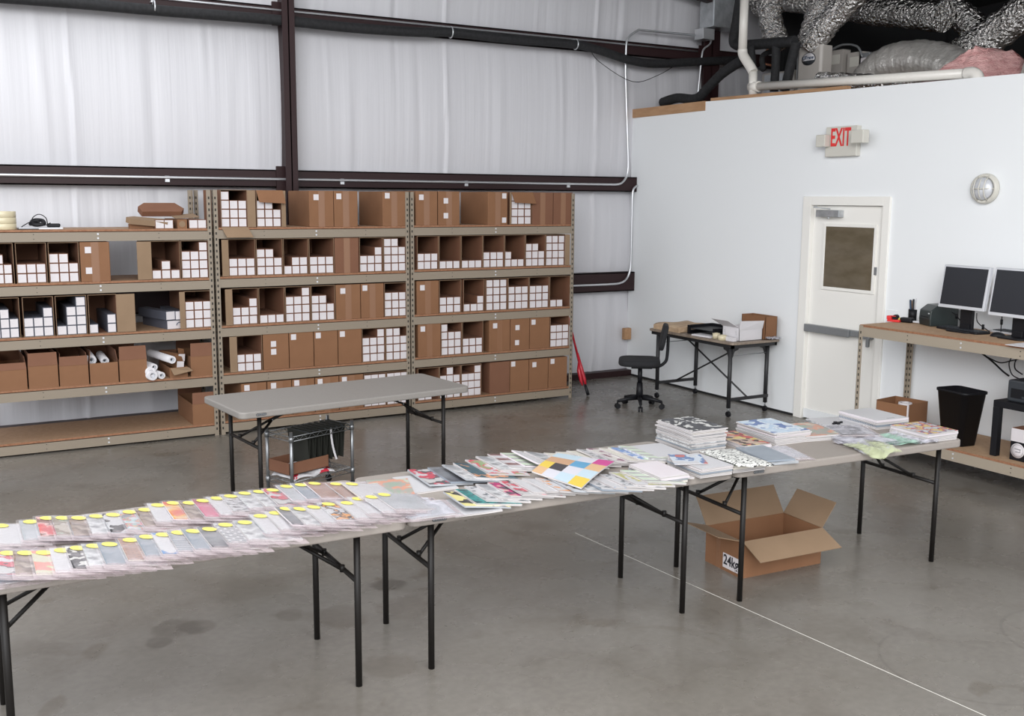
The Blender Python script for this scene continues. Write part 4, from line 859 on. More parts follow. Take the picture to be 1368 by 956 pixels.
# dotted bag: soft pillow
g=MB()
def fn(u,v):
    x=-.105+.21*u; y=-.175+.35*v; e=min(u,1-u,v,1-v)
    return Vector((x+.006*sin(9*v),y+.006*sin(11*u),.006+.016*min(1,e*5)+.003*sin(13*u+5*v)))
g.sheet(12,16,fn,.005,0,0,True); o=g.build('patterned_bag',CV['dotted']); o.location=(3.615,3.925,TZ+.0405); o.rotation_euler=(0,.06,-.12); tag(o,'white soft bag with black dotted pattern lying on a stack','bag')
single(3.90,3.985,TZ+.001,.17,.32,.012,-.22,'photogrey','grey magazine beside the dotted bag, lower of the pair')
single(3.885,3.995,TZ+.0145,.17,.31,.010,-.20,'slate','grey-blue magazine beside the dotted bag, upper of the pair')
single(4.06,4.0,TZ+.001,.13,.28,.003,-.30,'whiteline','thin clear-bagged sheet lying flat right of the grey magazines','bagged_sheet',None,'bagmilk')
stack(4.50,4.28,TZ,.24,.33,4,.0085,-.25,['photogrey','offwhite','greencity'],'the low green and terracotta stack')
single(4.87,4.42,TZ+.001,.24,.26,.010,-.2,'white','blank white magazine lying behind the clear bags')
g=MB(); g.bar((0,0,0),(.09,.01,0),.012,.008); g.bar((.03,-.02,0),(.05,.03,0),.02,.008); o=g.build('cable_tie','black'); o.location=(4.80,4.37,TZ+.016); tag(o,'small black clip lying on the blank white magazine','clip')
nb=stack(5.095,4.315,TZ,.255,.325,4,.0145,-.10,['white','white'],'the spiral-bound pile',name='notebook')
for o in nb:
    g=MB()
    for k in range(22):
        y=-.012-.0142*k; g.tube([(.004+.007*cos(a),y,.0065+.0075*sin(a)) for a in (0.3,1.4,2.5,3.6,4.7,5.8)],.0011,4)
    g.build('spiral','paper',o)
    g=MB(); g.box(.11,.17,-.295,-.288,.0133,.0136); g.build('print_line','slate' if 'slate' in M else 'grey',o)
stack(5.06,3.925,TZ,.245,.275,5,.0105,-.06,['white','offwhite','stars'],'the star-covered pile at the table end')
# clear and tinted bags
def bagsheet(name,cx,cy,z,w,l,rz,mt,label,amp=.010,seed=0,edge=None,layers=2):
    g=MB(); r=random.Random(seed); a,b,c_=[r.uniform(0,6) for _ in range(3)]
    for k in range(layers):
        def fn(u,v):
            x=-w/2+w*u+.012*sin(7*v+a); y=-l/2+l*v+.012*sin(8*u+b); zz=.002+k*.006+amp*(.5+.5*sin(11*u+6*v*sin(a)+a+k))*(.4+.6*sin(pi*u))+amp*.5*abs(sin(17*v+b+k))
            p=Vector((x,y,zz))
            if edge is not None:
                wy=Vector((x,y,0)); wy.rotate(Matrix.Rotation(rz,3,'Z')); yy=wy.y+cy; ed=edge(wy.x+cx)
                if yy<ed: ov=ed-yy; p.z-=min(.07,ov*.5); pass
            return p
        g.sheet(18,18,fn,0,0,None,True)
    o=g.build(name,mt); o.location=(cx,cy,z); o.rotation_euler=(0,0,rz); return tag(o,label,'plastic bag')
edge3=lambda x: 3.857-(x-3.567)*.063-.004
bagsheet('plastic_bag',4.66,4.07,TZ+.001,.30,.40,-.35,'bagmilk','crumpled milky clear bag, largest of the bags on the right table',.016,3,None,3)
single(4.70,4.13,TZ+.030,.22,.26,.004,-.45,'darkgrey','dark grey sheet inside the crumpled clear bags','bagged_sheet',None,'bagmilk')
bagsheet('plastic_bag',4.55,3.90,TZ+.001,.24,.26,-.15,'bagmilk','milky clear bag in front of the dark grey sheet',.014,5,edge3,2)
bagsheet('plastic_bag',4.80,3.92,TZ+.001,.22,.24,-.3,'baggreen','pale green-tinted bag on the table edge beside the star-covered pile',.012,7,edge3,2)
bagsheet('plastic_bag',4.53,3.83,TZ+.012,.23,.20,.06,'bagyellow','pale yellow-tinted bag hanging over the front table edge',.008,9,edge3,2)
bagsheet('plastic_bag',4.93,3.90,TZ+.001,.16,.26,-.05,'bagmilk','clear bag tucked under the left side of the star-covered pile',.012,8,edge3,2)
# colour-block magazine on top of the fans
zq=TZ+.058
Bc,Rc,Lc,Tc=[Vector(p) for p in ((2.575,3.80,zq+.0),(2.985,4.115,zq+.002),(2.528,4.16,zq+.0),(2.82,4.385,zq+.006))]
cols={'y':(.66,.48,.07),'p':(.62,.40,.22),'l':(.46,.57,.64),'w':(.58,.57,.62),'b':(.10,.30,.48),'d':(.05,.045,.05),'m':(.52,.05,.24),'t':(.50,.30,.18)}
names=list(cols); ms=[mat('block_'+k,cols[k],.35) for k in names]
gridc=['ylpm','lwbw','wdtl','pytl']; ub=[0,.25,.5,.75,1]; vb=[0,.27,.55,.80,1]
def bil(u,v): p=Bc*(1-u)*(1-v)+Rc*u*(1-v)+Lc*(1-u)*v+Tc*u*v; return p+Vector((0,0,.010*sin(pi*u)*(1-.3*v)))
g=MB()
for j in range(4):
    for i in range(4):
        k=names.index(gridc[j][i]); n=3
        for a in range(n):
            u0=ub[i]+(ub[i+1]-ub[i])*a/n; u1=ub[i]+(ub[i+1]-ub[i])*(a+1)/n
            g.quad(bil(u0,vb[j]),bil(u1,vb[j]),bil(u1,vb[j+1]),bil(u0,vb[j+1]),k)
bt=Vector((0,0,-.007)); n=12; kk=len(names)
for (f,rng) in ((lambda s:bil(s,0),1),(lambda s:bil(1,s),1),(lambda s:bil(1-s,1),1),(lambda s:bil(0,1-s),1)):
    for a in range(n): p,q=f(a/n),f((a+1)/n); g.quad(p+bt,q+bt,q,p,kk)
for a in range(n): g.quad(bil((a+1)/n,0)+bt,bil(a/n,0)+bt,bil(a/n,1)+bt,bil((a+1)/n,1)+bt,kk)
tag(g.build('magazine',ms+[M['pages']]),'large magazine with bright colour-block cover lying askew on top of the fans','magazine')

# ================================================================== open carton under the tables
N=at(990,773,0)
t=thing('open_carton','large open brown box with raised flaps on the floor under the tables','cardboard box',(N.x,N.y,0),-.06)
L,Dp,Hh,a=.585,.33,.215,.004
g=MB(); g.box(0,L,0,a,0,Hh); g.box(0,L,Dp-a,Dp,0,Hh); g.box(0,a,a,Dp-a,0,Hh); g.box(L-a,L,a,Dp-a,0,Hh); g.box(a,L-a,a,Dp-a,0,a); g.build('body','kraft',t)
g=MB(); g.slab([(0,0,Hh),(L,0,Hh),(L+.01,-.150,Hh-.075),(.005,-.150,Hh-.075)],-.004); g.build('front_flap','kraft_in',t)
g=MB(); g.slab([(0,Dp,Hh),(L,Dp,Hh),(L-.02,Dp+.08,Hh+.16),(-.02,Dp+.08,Hh+.16)],-.004); g.build('back_flap','kraft_in',t)
g=MB(); g.slab([(0,0,Hh),(0,Dp,Hh),(-.165,Dp-.01,Hh+.045),(-.165,.01,Hh+.045)],.004); g.build('left_flap','kraft_in',t)
g=MB(); g.slab([(L,0,Hh),(L,Dp,Hh),(L+.10,Dp,Hh+.14),(L+.10,0.0,Hh+.14)],-.004); g.build('right_flap','kraft_in',t)
lb=MB().box(-.0015,0,.02,.165,.02,.105).build('label','label',t)
text('lettering','24kg',.082,(-.002,.092,.066),(pi/2,0,-pi/2),'ink',lb,sx=.86,bold=.0015)
g=MB(); g.box(-.001,0,.19,.23,0,Hh-.01); g.build('tape','tape',t)

# ================================================================== wire cart with hanging files under the empty table
CT=(2.394,7.005); ra=radians(20); zl=aty(474,627,6.97).z
t=thing('wire_cart','small chrome wire cart with hanging files under the empty folding table','cart',(CT[0],CT[1],0),ra)
lx,ly=.275,.135
for sx in (-1,1):
    for sy in (-1,1):
        g=MB(); g.tube([(sx*lx,sy*ly,.055),(sx*lx,sy*ly,.505)],.0125,10); 
        for z in (zl,.455): g.tube([(sx*lx,sy*ly,z-.02),(sx*lx,sy*ly,z+.02)],.017,10)
        p=g.build('post','chrome',t)
        g=MB(); g.cyl((sx*lx-.012,sy*ly,.025),(sx*lx+.012,sy*ly,.025),.025,12); g.cyl((sx*lx,sy*ly,.035),(sx*lx,sy*ly,.056),.013,8); g.build('caster','black',p)
for z in (zl,.455):
    g=MB()
    for a,b in (((-lx,-ly),(lx,-ly)),((lx,-ly),(lx,ly)),((lx,ly),(-lx,ly)),((-lx,ly),(-lx,-ly))):
        A=Vector((*a,z)); Bq=Vector((*b,z))
        for dz in (.016,-.016): g.tube([A+Vector((0,0,dz)),Bq+Vector((0,0,dz))],.0035,5)
        n=max(4,int((Bq-A).length/.035)); P=[A.lerp(Bq,k/n)+Vector((0,0,.016 if k%2 else -.016)) for k in range(n+1)]; g.tube(P,.0022,4)
    if z<.3:
        for k in range(1,22): x=-lx+2*lx*k/22; g.tube([(x,-ly,z+.016),(x,ly,z+.016)],.002,4)
        g.tube([(-lx,0,z+.012),(lx,0,z+.012)],.003,5)
    g.build('wire_shelf','chrome',t)
t2_=thing('hanging_files','dark hanging file folders slung in the top of the wire cart','files',(CT[0],CT[1],0),ra)
for k in range(7):
    x=-.10+k*.052; g=MB(); b=.014
    g.slab([(x-b,-.11,.475),(x-b,.11,.475),(x+.01,.10,.235),(x+.01,-.10,.235)],.002); g.slab([(x+b+.006,-.11,.475),(x+b+.006,.11,.475),(x+.01,.10,.235),(x+.01,-.10,.235)],.002)
    g.slab([(x+b+.006,-.11,.475),(x+b+.006,.11,.475),(x-b+.052,.11,.478),(x-b+.052,-.11,.478)],.001)
    f=g.build('folder','file',t2_)
    g=MB(); g.tube([(x-b,-.128,.476),(x-b,.128,.476)],.003,5); g.build('hook_rod','black2',f)
g=MB(); g.sheet(1,10,lambda u,v:(.085+.018*u+.03*v*v*1.6,-.118,.47-.235*v),.0,0); g.build('paper_strip','paper',t2_)
zb=zl+.0185
g=MB(); g.sheet(12,10,lambda u,v:(-.265+.36*u+.01*sin(9*v),-.142+.25*v+.008*sin(12*u),.012+.020*abs(sin(6*u+3*v))+.01*abs(sin(14*u*v))),.010,0)
M['redwhite']=cover('redwhite',[(.75,.74,.76),(.75,.74,.76),(.62,.03,.06)],'noise',9)
o=g.build('plastic_bag',M['redwhite']); o.location=(CT[0],CT[1],zb+.0); o.rotation_euler=(0,0,ra); tag(o,'red and white plastic bag squashed under the shallow brown box','plastic bag')
t=thing('open_carton','shallow brown open box on the lower shelf of the wire cart','cardboard box',(CT[0]-.105*cos(ra)+.0,CT[1]-.105*sin(ra),zb+.046),ra)
g=MB(); A,Bq,h=.175,.115,.085
g.box(-A,A,-Bq,-Bq+.004,0,h); g.box(-A,A,Bq-.004,Bq,0,h); g.box(-A,-A+.004,-Bq,Bq,0,h); g.box(A-.004,A,-Bq,Bq,0,h); g.box(-A,A,-Bq,Bq,0,.004); g.build('body','kraft2',t)
o=MB().box(-.09,.03,-.07,.05,0,.03).build('paper_pad','paper'); o.location=(CT[0]-.105,CT[1]-.03,zb+.051); o.rotation_euler=(0,0,ra); tag(o,'white paper pad inside the shallow brown box on the cart','paper')

# ================================================================== metal work desk by the office wall
dx0,dx1,dy0,dy1,dz=6.80,7.42,7.49,8.80,.745
t=thing('work_desk','scuffed wood-topped desk with dark metal frame on casters by the office wall','desk',(dx0,dy0,0))
wx_,wy_=dx1-dx0,dy1-dy0
g=MB(); g.prism(rrect(-.01,wx_+.01,-.01,wy_+.01,.05),dz-.024,dz); g.build('desktop','wood_desk',t,bevel=.004)
g=MB()
for a in ((.02,.045,.02,wy_-.02),(wx_-.045,wx_-.02,.02,wy_-.02),(.02,wx_-.02,.02,.045),(.02,wx_-.02,wy_-.045,wy_-.02)): g.box(a[0],a[1],a[2],a[3],dz-.06,dz-.025)
g.build('apron','desk_metal',t)
LP=[(.05,.08),(wx_-.04,.13),(.05,wy_-.10),(wx_-.04,wy_-.10)]
for x,y in LP:
    g=MB(); g.tube([(x,y,.09),(x,y,dz-.06)],.021,12); l=g.build('leg','desk_metal',t)
    g=MB(); g.tube([(x,y,.05),(x,y,.09)],.008,6,1); g.cyl((x-.013,y,.027),(x+.013,y,.027),.027,12,0); g.build('caster',['black','chrome'],l)
    s=1 if y<.5 else -1; sx=1 if x<.3 else -1
    g=MB(); q=[(0,dz-.06),(s*.11,dz-.06),(s*.10,dz-.085),(s*.055,dz-.10),(s*.03,dz-.16),(0,dz-.17)]
    A=[g.av((x,y+p,z)) for p,z in q]; Bq=[g.av((x+.006,y+p,z)) for p,z in q]; g.af(A); g.af(list(reversed(Bq)))
    for k in range(6): g.af([A[k],A[(k+1)%6],Bq[(k+1)%6],Bq[k]])
    q=[(0,dz-.06),(sx*.11,dz-.06),(sx*.10,dz-.085),(sx*.055,dz-.10),(sx*.03,dz-.16),(0,dz-.17)]
    A=[g.av((x+p,y,z)) for p,z in q]; Bq=[g.av((x+p,y+.006,z)) for p,z in q]; g.af(A); g.af(list(reversed(Bq)))
    for k in range(6): g.af([A[k],A[(k+1)%6],Bq[(k+1)%6],Bq[k]])
    g.build('bracket','desk_metal',t)
for y in (.10,wy_-.10):
    g=MB(); g.bar((.05,y,.165),(wx_-.04,y,.165),.02,.03); g.build('lower_rail','desk_metal',t)
for A,Bq in (((wx_/2,.10,.17),(wx_/2,wy_-.16,dz-.05)),((wx_/2,wy_-.10,.17),(wx_/2,.16,dz-.05))):
    g=MB(); g.tube([A,Bq],.009,8); g.build('cross_brace','desk_metal',t)
for y,yy in ((.1,.13),(wy_-.1,wy_-.1)):
    g=MB(); g.tube([(.05,y,.60),(wx_-.04,yy,.60)],.004,5); g.build('tie_rod','grey',t)
dt=dz+.0008
g=MB(); g.sheet(16,12,lambda u,v:(.50*u,.42*v,.055+.006*sin(8*u+3)*cos(9*v)-.018*(max(0,abs(u-.5)-.42)*10)),.05,0)
M['crumple']=noisy('crumpled_kraft_paper',(.40,.27,.17),(.52,.38,.25),9,.8,bump=.6,bs=22)
o=g.build('paper_parcel','crumple'); o.location=(6.82,8.33,dt+.004); tag(o,'flat parcel of crumpled brown paper at the far left end of the desk','parcel')
t=thing('document_tray','black plastic document tray on the desk behind the tape rolls','tray',(6.90,7.86,dt),.05)
g=MB(); W2,D2=.34,.40
for z in (0,.055): g.box(0,W2,0,D2,z,z+.006); g.box(0,W2,0,.006,z,z+.035); g.box(0,W2,D2-.006,D2,z,z+.035); g.box(W2-.006,W2,0,D2,z,z+.035)
g.build('tray_body','black',t,bevel=.002)
g=MB(); g.box(-.004,.015,.0,.03,0,.09); g.box(-.004,.015,D2-.03,D2,0,.09); g.build('riser','black',t)
o=MB().box(0,.13,0,.26,0,.015).build('paper_pad','paper',bevel=.002); o.location=(6.84,7.86,dt); o.rotation_euler=(0,0,.1); tag(o,'white pad jutting out in front of the black document tray','paper')
c=at(968,443,dt)
def roll(x,y,z,r,h,lab,tilt=0):
    g=MB(); g.lathe([(r*.6,0),(r,0),(r,h),(r*.6,h),(r*.6,0)],n=24); o=g.build('tape_roll','tapeclear'); o.location=(x,y,z); o.rotation_euler=(tilt,0,0); return tag(o,lab,'tape roll')
roll(6.853,7.70,dt,.043,.05,'cream tape roll on the desk nearest the white box')
roll(6.875,7.815,dt,.036,.055,'smaller cream tape roll on the desk beside the black tray')
t=thing('open_carton','white printed box with raised flaps on the right end of the desk','cardboard box',(6.93,7.545,dt),.0)
g=MB(); A,Bq,h=.30,.24,.13
g.box(0,A,0,.004,0,h); g.box(0,A,Bq-.004,Bq,0,h); g.box(0,.004,0,Bq,0,h); g.box(A-.004,A,0,Bq,0,h); g.box(0,A,0,Bq,0,.004); g.build('body','paper',t)
g=MB(); g.slab([(0,0,h),(0,Bq,h),(-.10,Bq+.06,h+.07),(-.10,.06,h+.07)],.003); g.build('left_flap','paper',t)
g=MB(); g.slab([(.0,0,h-.02),(A,0,h-.02),(A,-.02,h+.06),(.0,-.01,h+.07)],.003); g.build('right_flap','paper',t)
g=MB()
for y in (.05,.21):
    for k in range(5): g.box(-.001,0,y-.012,y-.012+.02*((k*3)%4+1)/4,h-.03-k*.012,h-.027-k*.012)
g.build('print','grey',t)
t=thing('open_carton','taller brown open box behind the white box on the desk','cardboard box',(7.245,7.52,dt),0)
g=MB(); A,Bq,h=.155,.34,.225
g.box(0,A,0,.004,0,h); g.box(0,A,Bq-.004,Bq,0,h); g.box(0,.004,0,Bq,0,h); g.box(A-.004,A,0,Bq,0,h); g.box(0,A,0,Bq,0,.004); g.build('body','kraft',t)
o=MB().box(0,.05,0,.12,0,.04).build('paper_pad','paper'); o.location=(6.86,7.555,dt); tag(o,'small white pad against the foot of the white box','paper')
g=MB(); g.sheet(10,8,lambda u,v:(.13*u+.01*sin(8*v),.10*v+.01*sin(9*u),.012+.02*abs(sin(5*u+7*v))),.004,0); o=g.build('crumpled_wrap','bagmilk'); o.location=(7.26,7.40,dt); tag(o,'crumpled clear wrap on the right desk corner','plastic bag')
D.objects['crumpled_wrap'].location=(7.24,7.415,dt)

# ================================================================== office chair
cc=Vector((6.36,8.36,0)); zs=aty(850,487,8.36).z
t=thing('office_chair','small black swivel chair without arms beside the desk','chair',cc,0)
fd=Vector((-.80,.60,0)); sd=Vector((.60,.80,0))
for k in range(5):
    a=radians(20+72*k); e=Vector((cos(a),sin(a),0)); g=MB()
    g.tube([e*.03+Vector((0,0,.105)),e*.14+Vector((0,0,.095)),e*.235+Vector((0,0,.075))],.02,8,0,True,[.026,.02,.014]); l=g.build('base_arm','black',t)
    g=MB(); s=Vector((-sin(a),cos(a),0)); c=e*.235+Vector((0,0,.027)); g.cyl(c-s*.022,c-s*.006,.027,14); g.cyl(c+s*.006,c+s*.022,.027,14); g.cyl(c+Vector((0,0,.01)),c+Vector((0,0,.05)),.009,6); g.build('caster','black',l)
g=MB(); g.tube([(0,0,.085),(0,0,.26)],.034,14,0,True,[.038,.030]); g.tube([(0,0,.26),(0,0,zs-.03)],.024,10,0); g.build('column',['black','grey'],t)
g=MB(); g.M=Matrix(((sd.x,-fd.x,0,0),(sd.y,-fd.y,0,0),(0,0,1,0),(0,0,0,1)))
g.box(-.07,.07,-.09,.12,zs-.035,zs-.005); g.tube([(.05,0,zs-.03),(.20,.02,zs-.045)],.008,6); g.box(.18,.23,.0,.04,zs-.055,zs-.035); g.build('mechanism','black',t,bevel=.004)
M['fabric']=noisy('black_seat_fabric',(.010,.010,.012),(.02,.02,.022),300,.9)
g=MB(); g.M=Matrix(((sd.x,-fd.x,0,0),(sd.y,-fd.y,0,0),(0,0,1,0),(0,0,0,1)))
g.prism(rrect(-.22,.22,-.22,.20,.12,8),zs,zs+.062); g.build('seat','fabric',t,bevel=.026,seg=4)
g=MB(); g.M=Matrix(((sd.x,-fd.x,0,0),(sd.y,-fd.y,0,0),(0,0,1,0),(0,0,0,1)))
g.tube(smooth_path([(0,.06,zs-.02),(0,.17,zs-.02),(0,.25,zs+.03),(0,.27,zs+.12),(0,.275,zs+.30)],5),.016,8); g.build('back_support','black',t)
g=MB(); g.M=Matrix(((sd.x,-fd.x,0,0),(sd.y,-fd.y,0,0),(0,0,1,0),(0,0,0,1)))@Matrix.Translation((0,.245,zs+.285))@Matrix.Rotation(radians(78),4,'X')
g.prism(rrect(-.19,.19,-.13,.13,.09,8),-.005,.045); g.build('backrest','fabric',t,bevel=.018,seg=3)
# ================================================================== workbench on the right
bx0,bx1,by1,by0,bz=6.80,7.44,5.965,4.02,1.09
t=thing('workbench','beige steel workbench with brown board top and low shelf by the office wall','workbench',(bx0,by0,0))
wxx,wyy=bx1-bx0,by1-by0; zlw=.235
for sx,x in ((1,0),(-1,wxx)):
    for sy,y in ((1,0),(-1,wyy)):
        p=post_mb(bz-.005,sx,sy).build('post',['beige_lit','beige_d'],t); p.location=(x,y,0)
for z in (bz,zlw):
    for x,xx in ((.003,.007),(wxx-.03,wxx-.003)):
        g=MB(); g.box(x,xx,.003,wyy-.003,z-.018-.078,z-.018); 
        if x<.1:
            for f in (.25,.5,.75):
                for d_ in (.038,.072): g.cyl((x-.003,wyy*f,z-d_),(x+.001,wyy*f,z-d_),.007 if f==.5 else .004,8,1 if f==.5 else 2)
        g.build('beam',['beige_lit','silver','beige_d'],t)
    g=MB(); g.box(.02,wxx-.02,wyy-.007,wyy-.003,z-.018-.07,z-.018); g.box(.02,wxx-.02,.003,.007,z-.018-.07,z-.018); g.build('end_beam','beige_lit',t)
    MB().box(.005,wxx-.003,.003,wyy-.003,z-.0175,z,0,top=1).build('board',['particle','benchtop'],t)
bt=bz+.0006
# monitors
def monitor(corners_px,x,label,scr_dx=0,name='monitor',grp=None):
    c=[atx(px,py,x) for px,py in corners_px]; cy=sum(p.y for p in c)/4; cz=sum(p.z for p in c)/4; w=abs(c[0].y-c[1].y+c[3].y-c[2].y)/2; h=abs(c[0].z-c[3].z+c[1].z-c[2].z)/2
    t=thing(name,label,'monitor',(x,cy,bt),radians(-5))
    zc=cz-bt; b=.016
    SH=Matrix.Identity(4); SH[0][2]=.14; SH[0][3]=-.14*zc
    g=MB(); g.M=SH; g.box(0,.035,-w/2,w/2,zc-h/2,zc+h/2); g.box(.035,.06,-w*.35,w*.35,zc-h*.35,zc+h*.35); g.build('housing','silver',t,bevel=.004)
    g=MB(); g.M=SH; g.box(-.0015,0.0,-w/2+b,w/2-b,zc-h/2+b*1.6,zc+h/2-b); g.build('screen','screen',t)
    g=MB(); g.box(.05,.075,-.06,.06,.012,zc-.02); g.box(.035,.09,-.045,.045,.012,.06); g.build('stand','black',t,bevel=.004)
    g=MB(); g.prism(rrect(-.06,.16,-.12,.12,.05),0,.012); g.build('foot','black',t,bevel=.003); return t
monitor(((1260.2,353),(1325,357.8),(1316.8,416),(1250.6,408.8)),7.12,'switched-off flat monitor with silver frame, left of two on the workbench')
monitor(((1327,357),(1400,362),(1392,428),(1318,420)),7.10,'switched-off flat monitor with silver frame, cut off by the photo edge')
def keyboard(px,py,rz,label,base='black'):
    c=at(px,py,bt); t=thing('keyboard',label,'keyboard',(c.x,c.y,bt),rz)
    g=MB(); g.prism(rrect(-.075,.075,-.225,.225,.02),0,.016); g.build('case',base,t,bevel=.003)
    g=MB()
    for r in range(5):
        for k in range(15): g.box(-.06+r*.024,-.042+r*.024,-.205+k*.0275,-.183+k*.0275,.016,.022)
    g.build('keys','black2',t); return t
keyboard(1286,442,radians(-12),'black keyboard in front of the left monitor')
keyboard(1362,447,radians(-8),'black and silver keyboard in front of the right monitor','silver')
c=at(1333,449.5,bt); t=thing('computer_mouse','black computer mouse between the two keyboards','mouse',(c.x,c.y,bt),radians(-70))
g=MB(); 
def fn(u,v):
    a=u*2*pi; b=v*pi/2; return Vector((.058*cos(a)*cos(b),.034*sin(a)*cos(b),.036*sin(b)))
g.sheet(20,8,fn,0,0); g.build('body','black',t)
g=MB(); g.box(.01,.03,-.003,.003,.030,.0365); g.build('wheel','grey',t)
t=tag(MB().box(-.105,.105,-.148,.148,0,.003).build('paper_sheet','paper'),'white sheet of paper at the right front of the workbench','paper'); c=at(1372,461,bt); t.location=(c.x-.02,c.y-.06,bt)
# label printer
pa=at(1229,434,bt); pb=at(1252,436.5,bt)
t=thing('label_printer','dark green-black label printer on the workbench left of the monitors','printer',(pa.x+.13,(pa.y+pb.y)/2+.0,bt),radians(-25))
g=MB(); prof=[(-.12,0),(.12,0),(.12,.15),(.06,.175),(-.06,.17),(-.12,.125),(-.125,.06)]
A=[g.av((x,-.095,z)) for x,z in prof]; Bq=[g.av((x,.095,z)) for x,z in prof]; g.af(A); g.af(list(reversed(Bq)))
for k in range(len(prof)): g.af([A[k],Bq[k],Bq[(k+1)%len(prof)],A[(k+1)%len(prof)]])
M['printer']=mat('green_black_plastic',(.016,.024,.024),.35)
g.build('body','printer',t,bevel=.008); 
g=MB(); g.box(-.127,-.120,-.06,.06,.070,.078); g.build('label_slot','black',t); g=MB(); g.box(-.128,-.118,-.08,-.065,.10,.11); g.build('feed_button','silver',t)
# pen cup
c=at(1219,427.5,bt); t=thing('pen_cup','black pen cup on the workbench between the tape and the label printer','pen holder',(c.x,c.y,bt))
g=MB(); g.lathe([(.036,0),(.038,.095),(.034,.095),(.032,.01)],n=20); g.build('cup','black',t)
for k,(mn,lab) in enumerate((('redp','red-handled pen standing in the cup'),('wood','orange-brown pen standing in the cup'),('navy','dark pen leaning left in the cup'),('ink','black scissors handle leaning right in the cup'),('paper','white-tipped pen standing in the cup'))):
    g=MB(); a=k*1.26; g.tube([(.012*cos(a),.012*sin(a),.012),(.028*cos(a),.028*sin(a),.16+.008*k)],.0085,6); o=g.build('pen',mn); o.location=(c.x,c.y,bt); tag(o,lab,'pen','pens in the cup')
c=at(1195,429.5,bt)
t=thing('stapler','red tape dispenser at the left corner of the workbench','tape dispenser',(c.x,c.y,bt),radians(15))
g=MB(); g.box(-.03,.03,-.055,.055,0,.02); g.box(-.028,.028,.02,.06,.02,.05); g.box(-.028,.028,-.02,.03,.045,.052); g.build('body','redp',t,bevel=.005)
g=MB(); g.cyl((-.02,-.01,.04),(.02,-.01,.04),.022,16); g.build('roll','black',t)
t['category']='tape dispenser'; t.name='tape_dispenser'
c=at(1211,430.5,bt); t=thing('tape_gun','black hand tool lying beside the red tape dispenser','tool',(c.x,c.y,bt),radians(10))
MB().box(-.03,.03,-.06,.05,0,.042).build('body','black',t,bevel=.012); MB().box(-.02,.02,.05,.07,.005,.035).build('tip','yellow',t,bevel=.004); MB().box(-.012,.012,-.15,-.06,.005,.02).build('handle','silver',t,bevel=.004)
# cables
for pts,lab in ((((1272,417),(1278,422),(1286,432)),'black monitor cable hanging left of the first stand'),(((1305,418),(1306,430),(1318,440),(1322,443)),'black cable curling right of the first monitor stand'),(((1339,420),(1338,430),(1337,443)),'thin black cable with a plug hanging between the monitors')):
    g=MB(); g.tube(smooth_path([atx(a,b,7.30) for a,b in pts],5),.004,5); m_=smooth_path([atx(a,b,7.30) for a,b in pts],5); q=m_[len(m_)//2]; g.cyl(q+Vector((0,0,.02)),q-Vector((0,0,.02)),.010,8); tag(g.build('cable','black'),lab,'cable')
for k,(pts,lab) in enumerate(((((1312,472),(1325,482),(1340,496),(1348,502)),'thick black cable running down from under the workbench to the printer'),(((1316,475),(1335,484),(1350,482),(1366,478)),'black cable looping under the workbench top'),(((1352,476),(1348,486),(1352,500),(1362,506)),'black cable loop above the printer'),(((1372,476),(1358,480),(1356,492),(1366,500)),'outer black cable loop at the photo edge'))):
    g=MB(); g.tube(smooth_path([atx(a,b,7.33) for a,b in pts],6),.007 if k==0 else .005,6); tag(g.build('cable','black'),lab,'cable')
# on the low shelf
lt=zlw+.0006
c=at(1283,592,lt)
cb=at(1290,598,lt); t=thing('waste_bin','tall black plastic waste bin on the low shelf of the workbench','waste bin',(7.00,5.10,lt),radians(-8))
g=MB(); H_=.41
lo=rrect(-.085,.085,-.105,.105,.035,5); hi=rrect(-.118,.118,-.153,.153,.045,5); hi2=rrect(-.126,.126,-.162,.162,.05,5)
R=[[g.av((x,y,0)) for x,y in lo],[g.av((x,y,H_)) for x,y in hi],[g.av((x,y,H_)) for x,y in hi2],[g.av((x,y,H_+.018)) for x,y in hi2],[g.av((x*.95,y*.96,H_+.018)) for x,y in hi2],[g.av((x*.93,y*.95,.01)) for x,y in lo]]
n=len(lo); g.af(list(reversed(R[0])),0)
for A,Bq in zip(R,R[1:]):
    for k in range(n): g.af([A[k],A[(k+1)%n],Bq[(k+1)%n],Bq[k]],0,True)
g.af(R[-1],0); g.build('bin_body','black',t)
ca=atx(1198,556,7.1)
t=thing('open_carton','open brown box holding a tape roll on the left end of the low shelf','cardboard box',(6.98,5.56,lt),radians(8))
g=MB(); A,Bq,h=.28,.30,.225; tp=.004
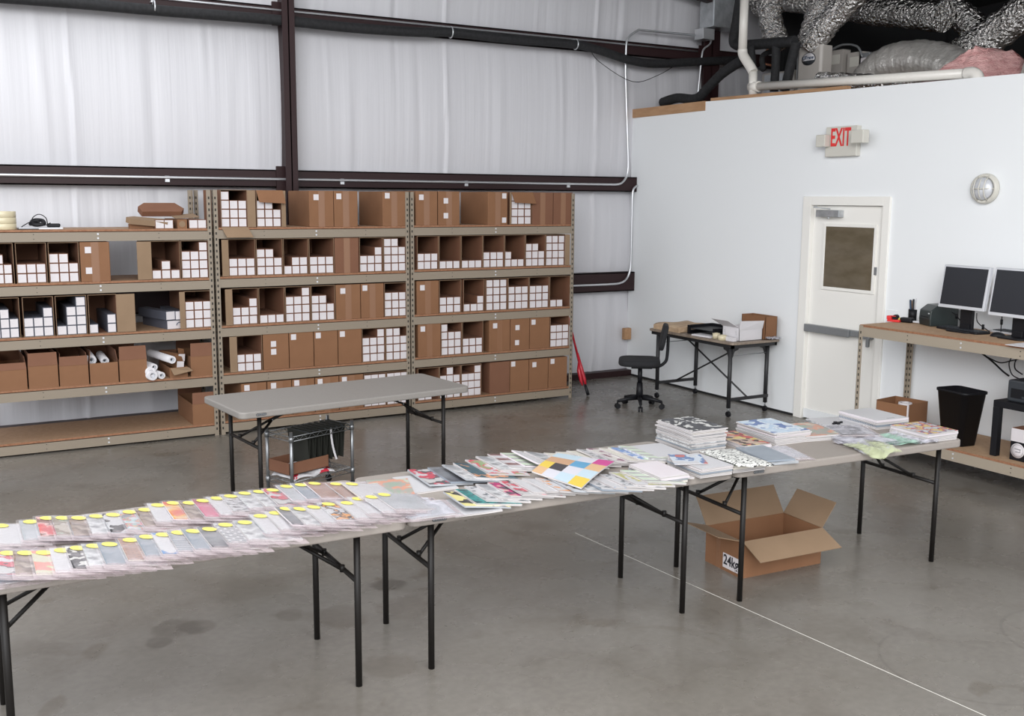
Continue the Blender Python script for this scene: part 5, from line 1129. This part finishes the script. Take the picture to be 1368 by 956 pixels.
g.box(0,A,0,tp,0,h); g.box(0,A,Bq-tp,Bq,0,h); g.box(0,tp,0,Bq,0,h-.01); g.box(A-tp,A,0,Bq,0,h); g.box(0,A,0,Bq,0,tp); g.build('body','kraft',t)
MB().box(-.012,-.002,.0,.012,.08,h).build('tape','label',t)
roll(7.09,5.69,lt+.005,.055,.21,'white tape roll standing inside the brown box on the low shelf')
D.objects[[o.name for o in D.objects if o.get('label','').startswith('white tape roll standing')][0]].data.materials[0]=M['label']
sx_=at(1327,612,lt); 
t=thing('side_table','small black square side table on the low shelf','side table',(6.88,4.24,lt),0)
g=MB(); g.box(0,.50,0,.50,.37,.42); g.build('tabletop','black',t,bevel=.003)
for x in (0,.45):
    for y in (0,.45): MB().box(x,x+.05,y,y+.05,0,.37).build('leg','black',t,bevel=.002)
t=thing('laser_printer','charcoal printer on the small black side table','printer',(6.93,4.31,lt+.4205),0)
MB().box(0,.38,0,.36,0,.16).build('body','black2',t,bevel=.012); MB().box(-.003,.002,.03,.33,.03,.10).build('paper_tray','black',t,bevel=.002); MB().box(-.004,.0,.12,.24,.035,.05).build('tray_grip','black2',t); MB().box(.05,.33,.05,.31,.16,.17).build('lid','black',t,bevel=.004)
t=thing('small_carton','black and white box with a round white emblem, under the side table','cardboard box',(6.90,4.33,lt),0)
MB().box(0,.22,0,.26,0,.14).build('body','black',t); g=MB().box(0,.22,0,.26,.14,.235); g.build('lid_band','label',t); MB().box(.002,.218,.002,.258,.235,.238).build('top','kraft2',t)
g=MB(); g.M=Matrix.Translation((-.001,.20,.075))@Matrix.Rotation(-pi/2,4,'Y'); g.lathe([(.055,0),(.055,.001),(0,.001)],n=24); em=g.build('emblem','label',t)
g=MB(); g.tube([(-.003,.20+.045*cos(a),.075+.045*sin(a)) for a in [k*pi/12 for k in range(25)]],.0012,4); g.bar((-.003,.175,.085),(-.003,.222,.088),.003,.004); g.bar((-.003,.18,.065),(-.003,.215,.066),.003,.004); g.bar((-.003,.178,.065),(-.003,.178,.09),.003,.003); g.build('emblem_print','grey',em)
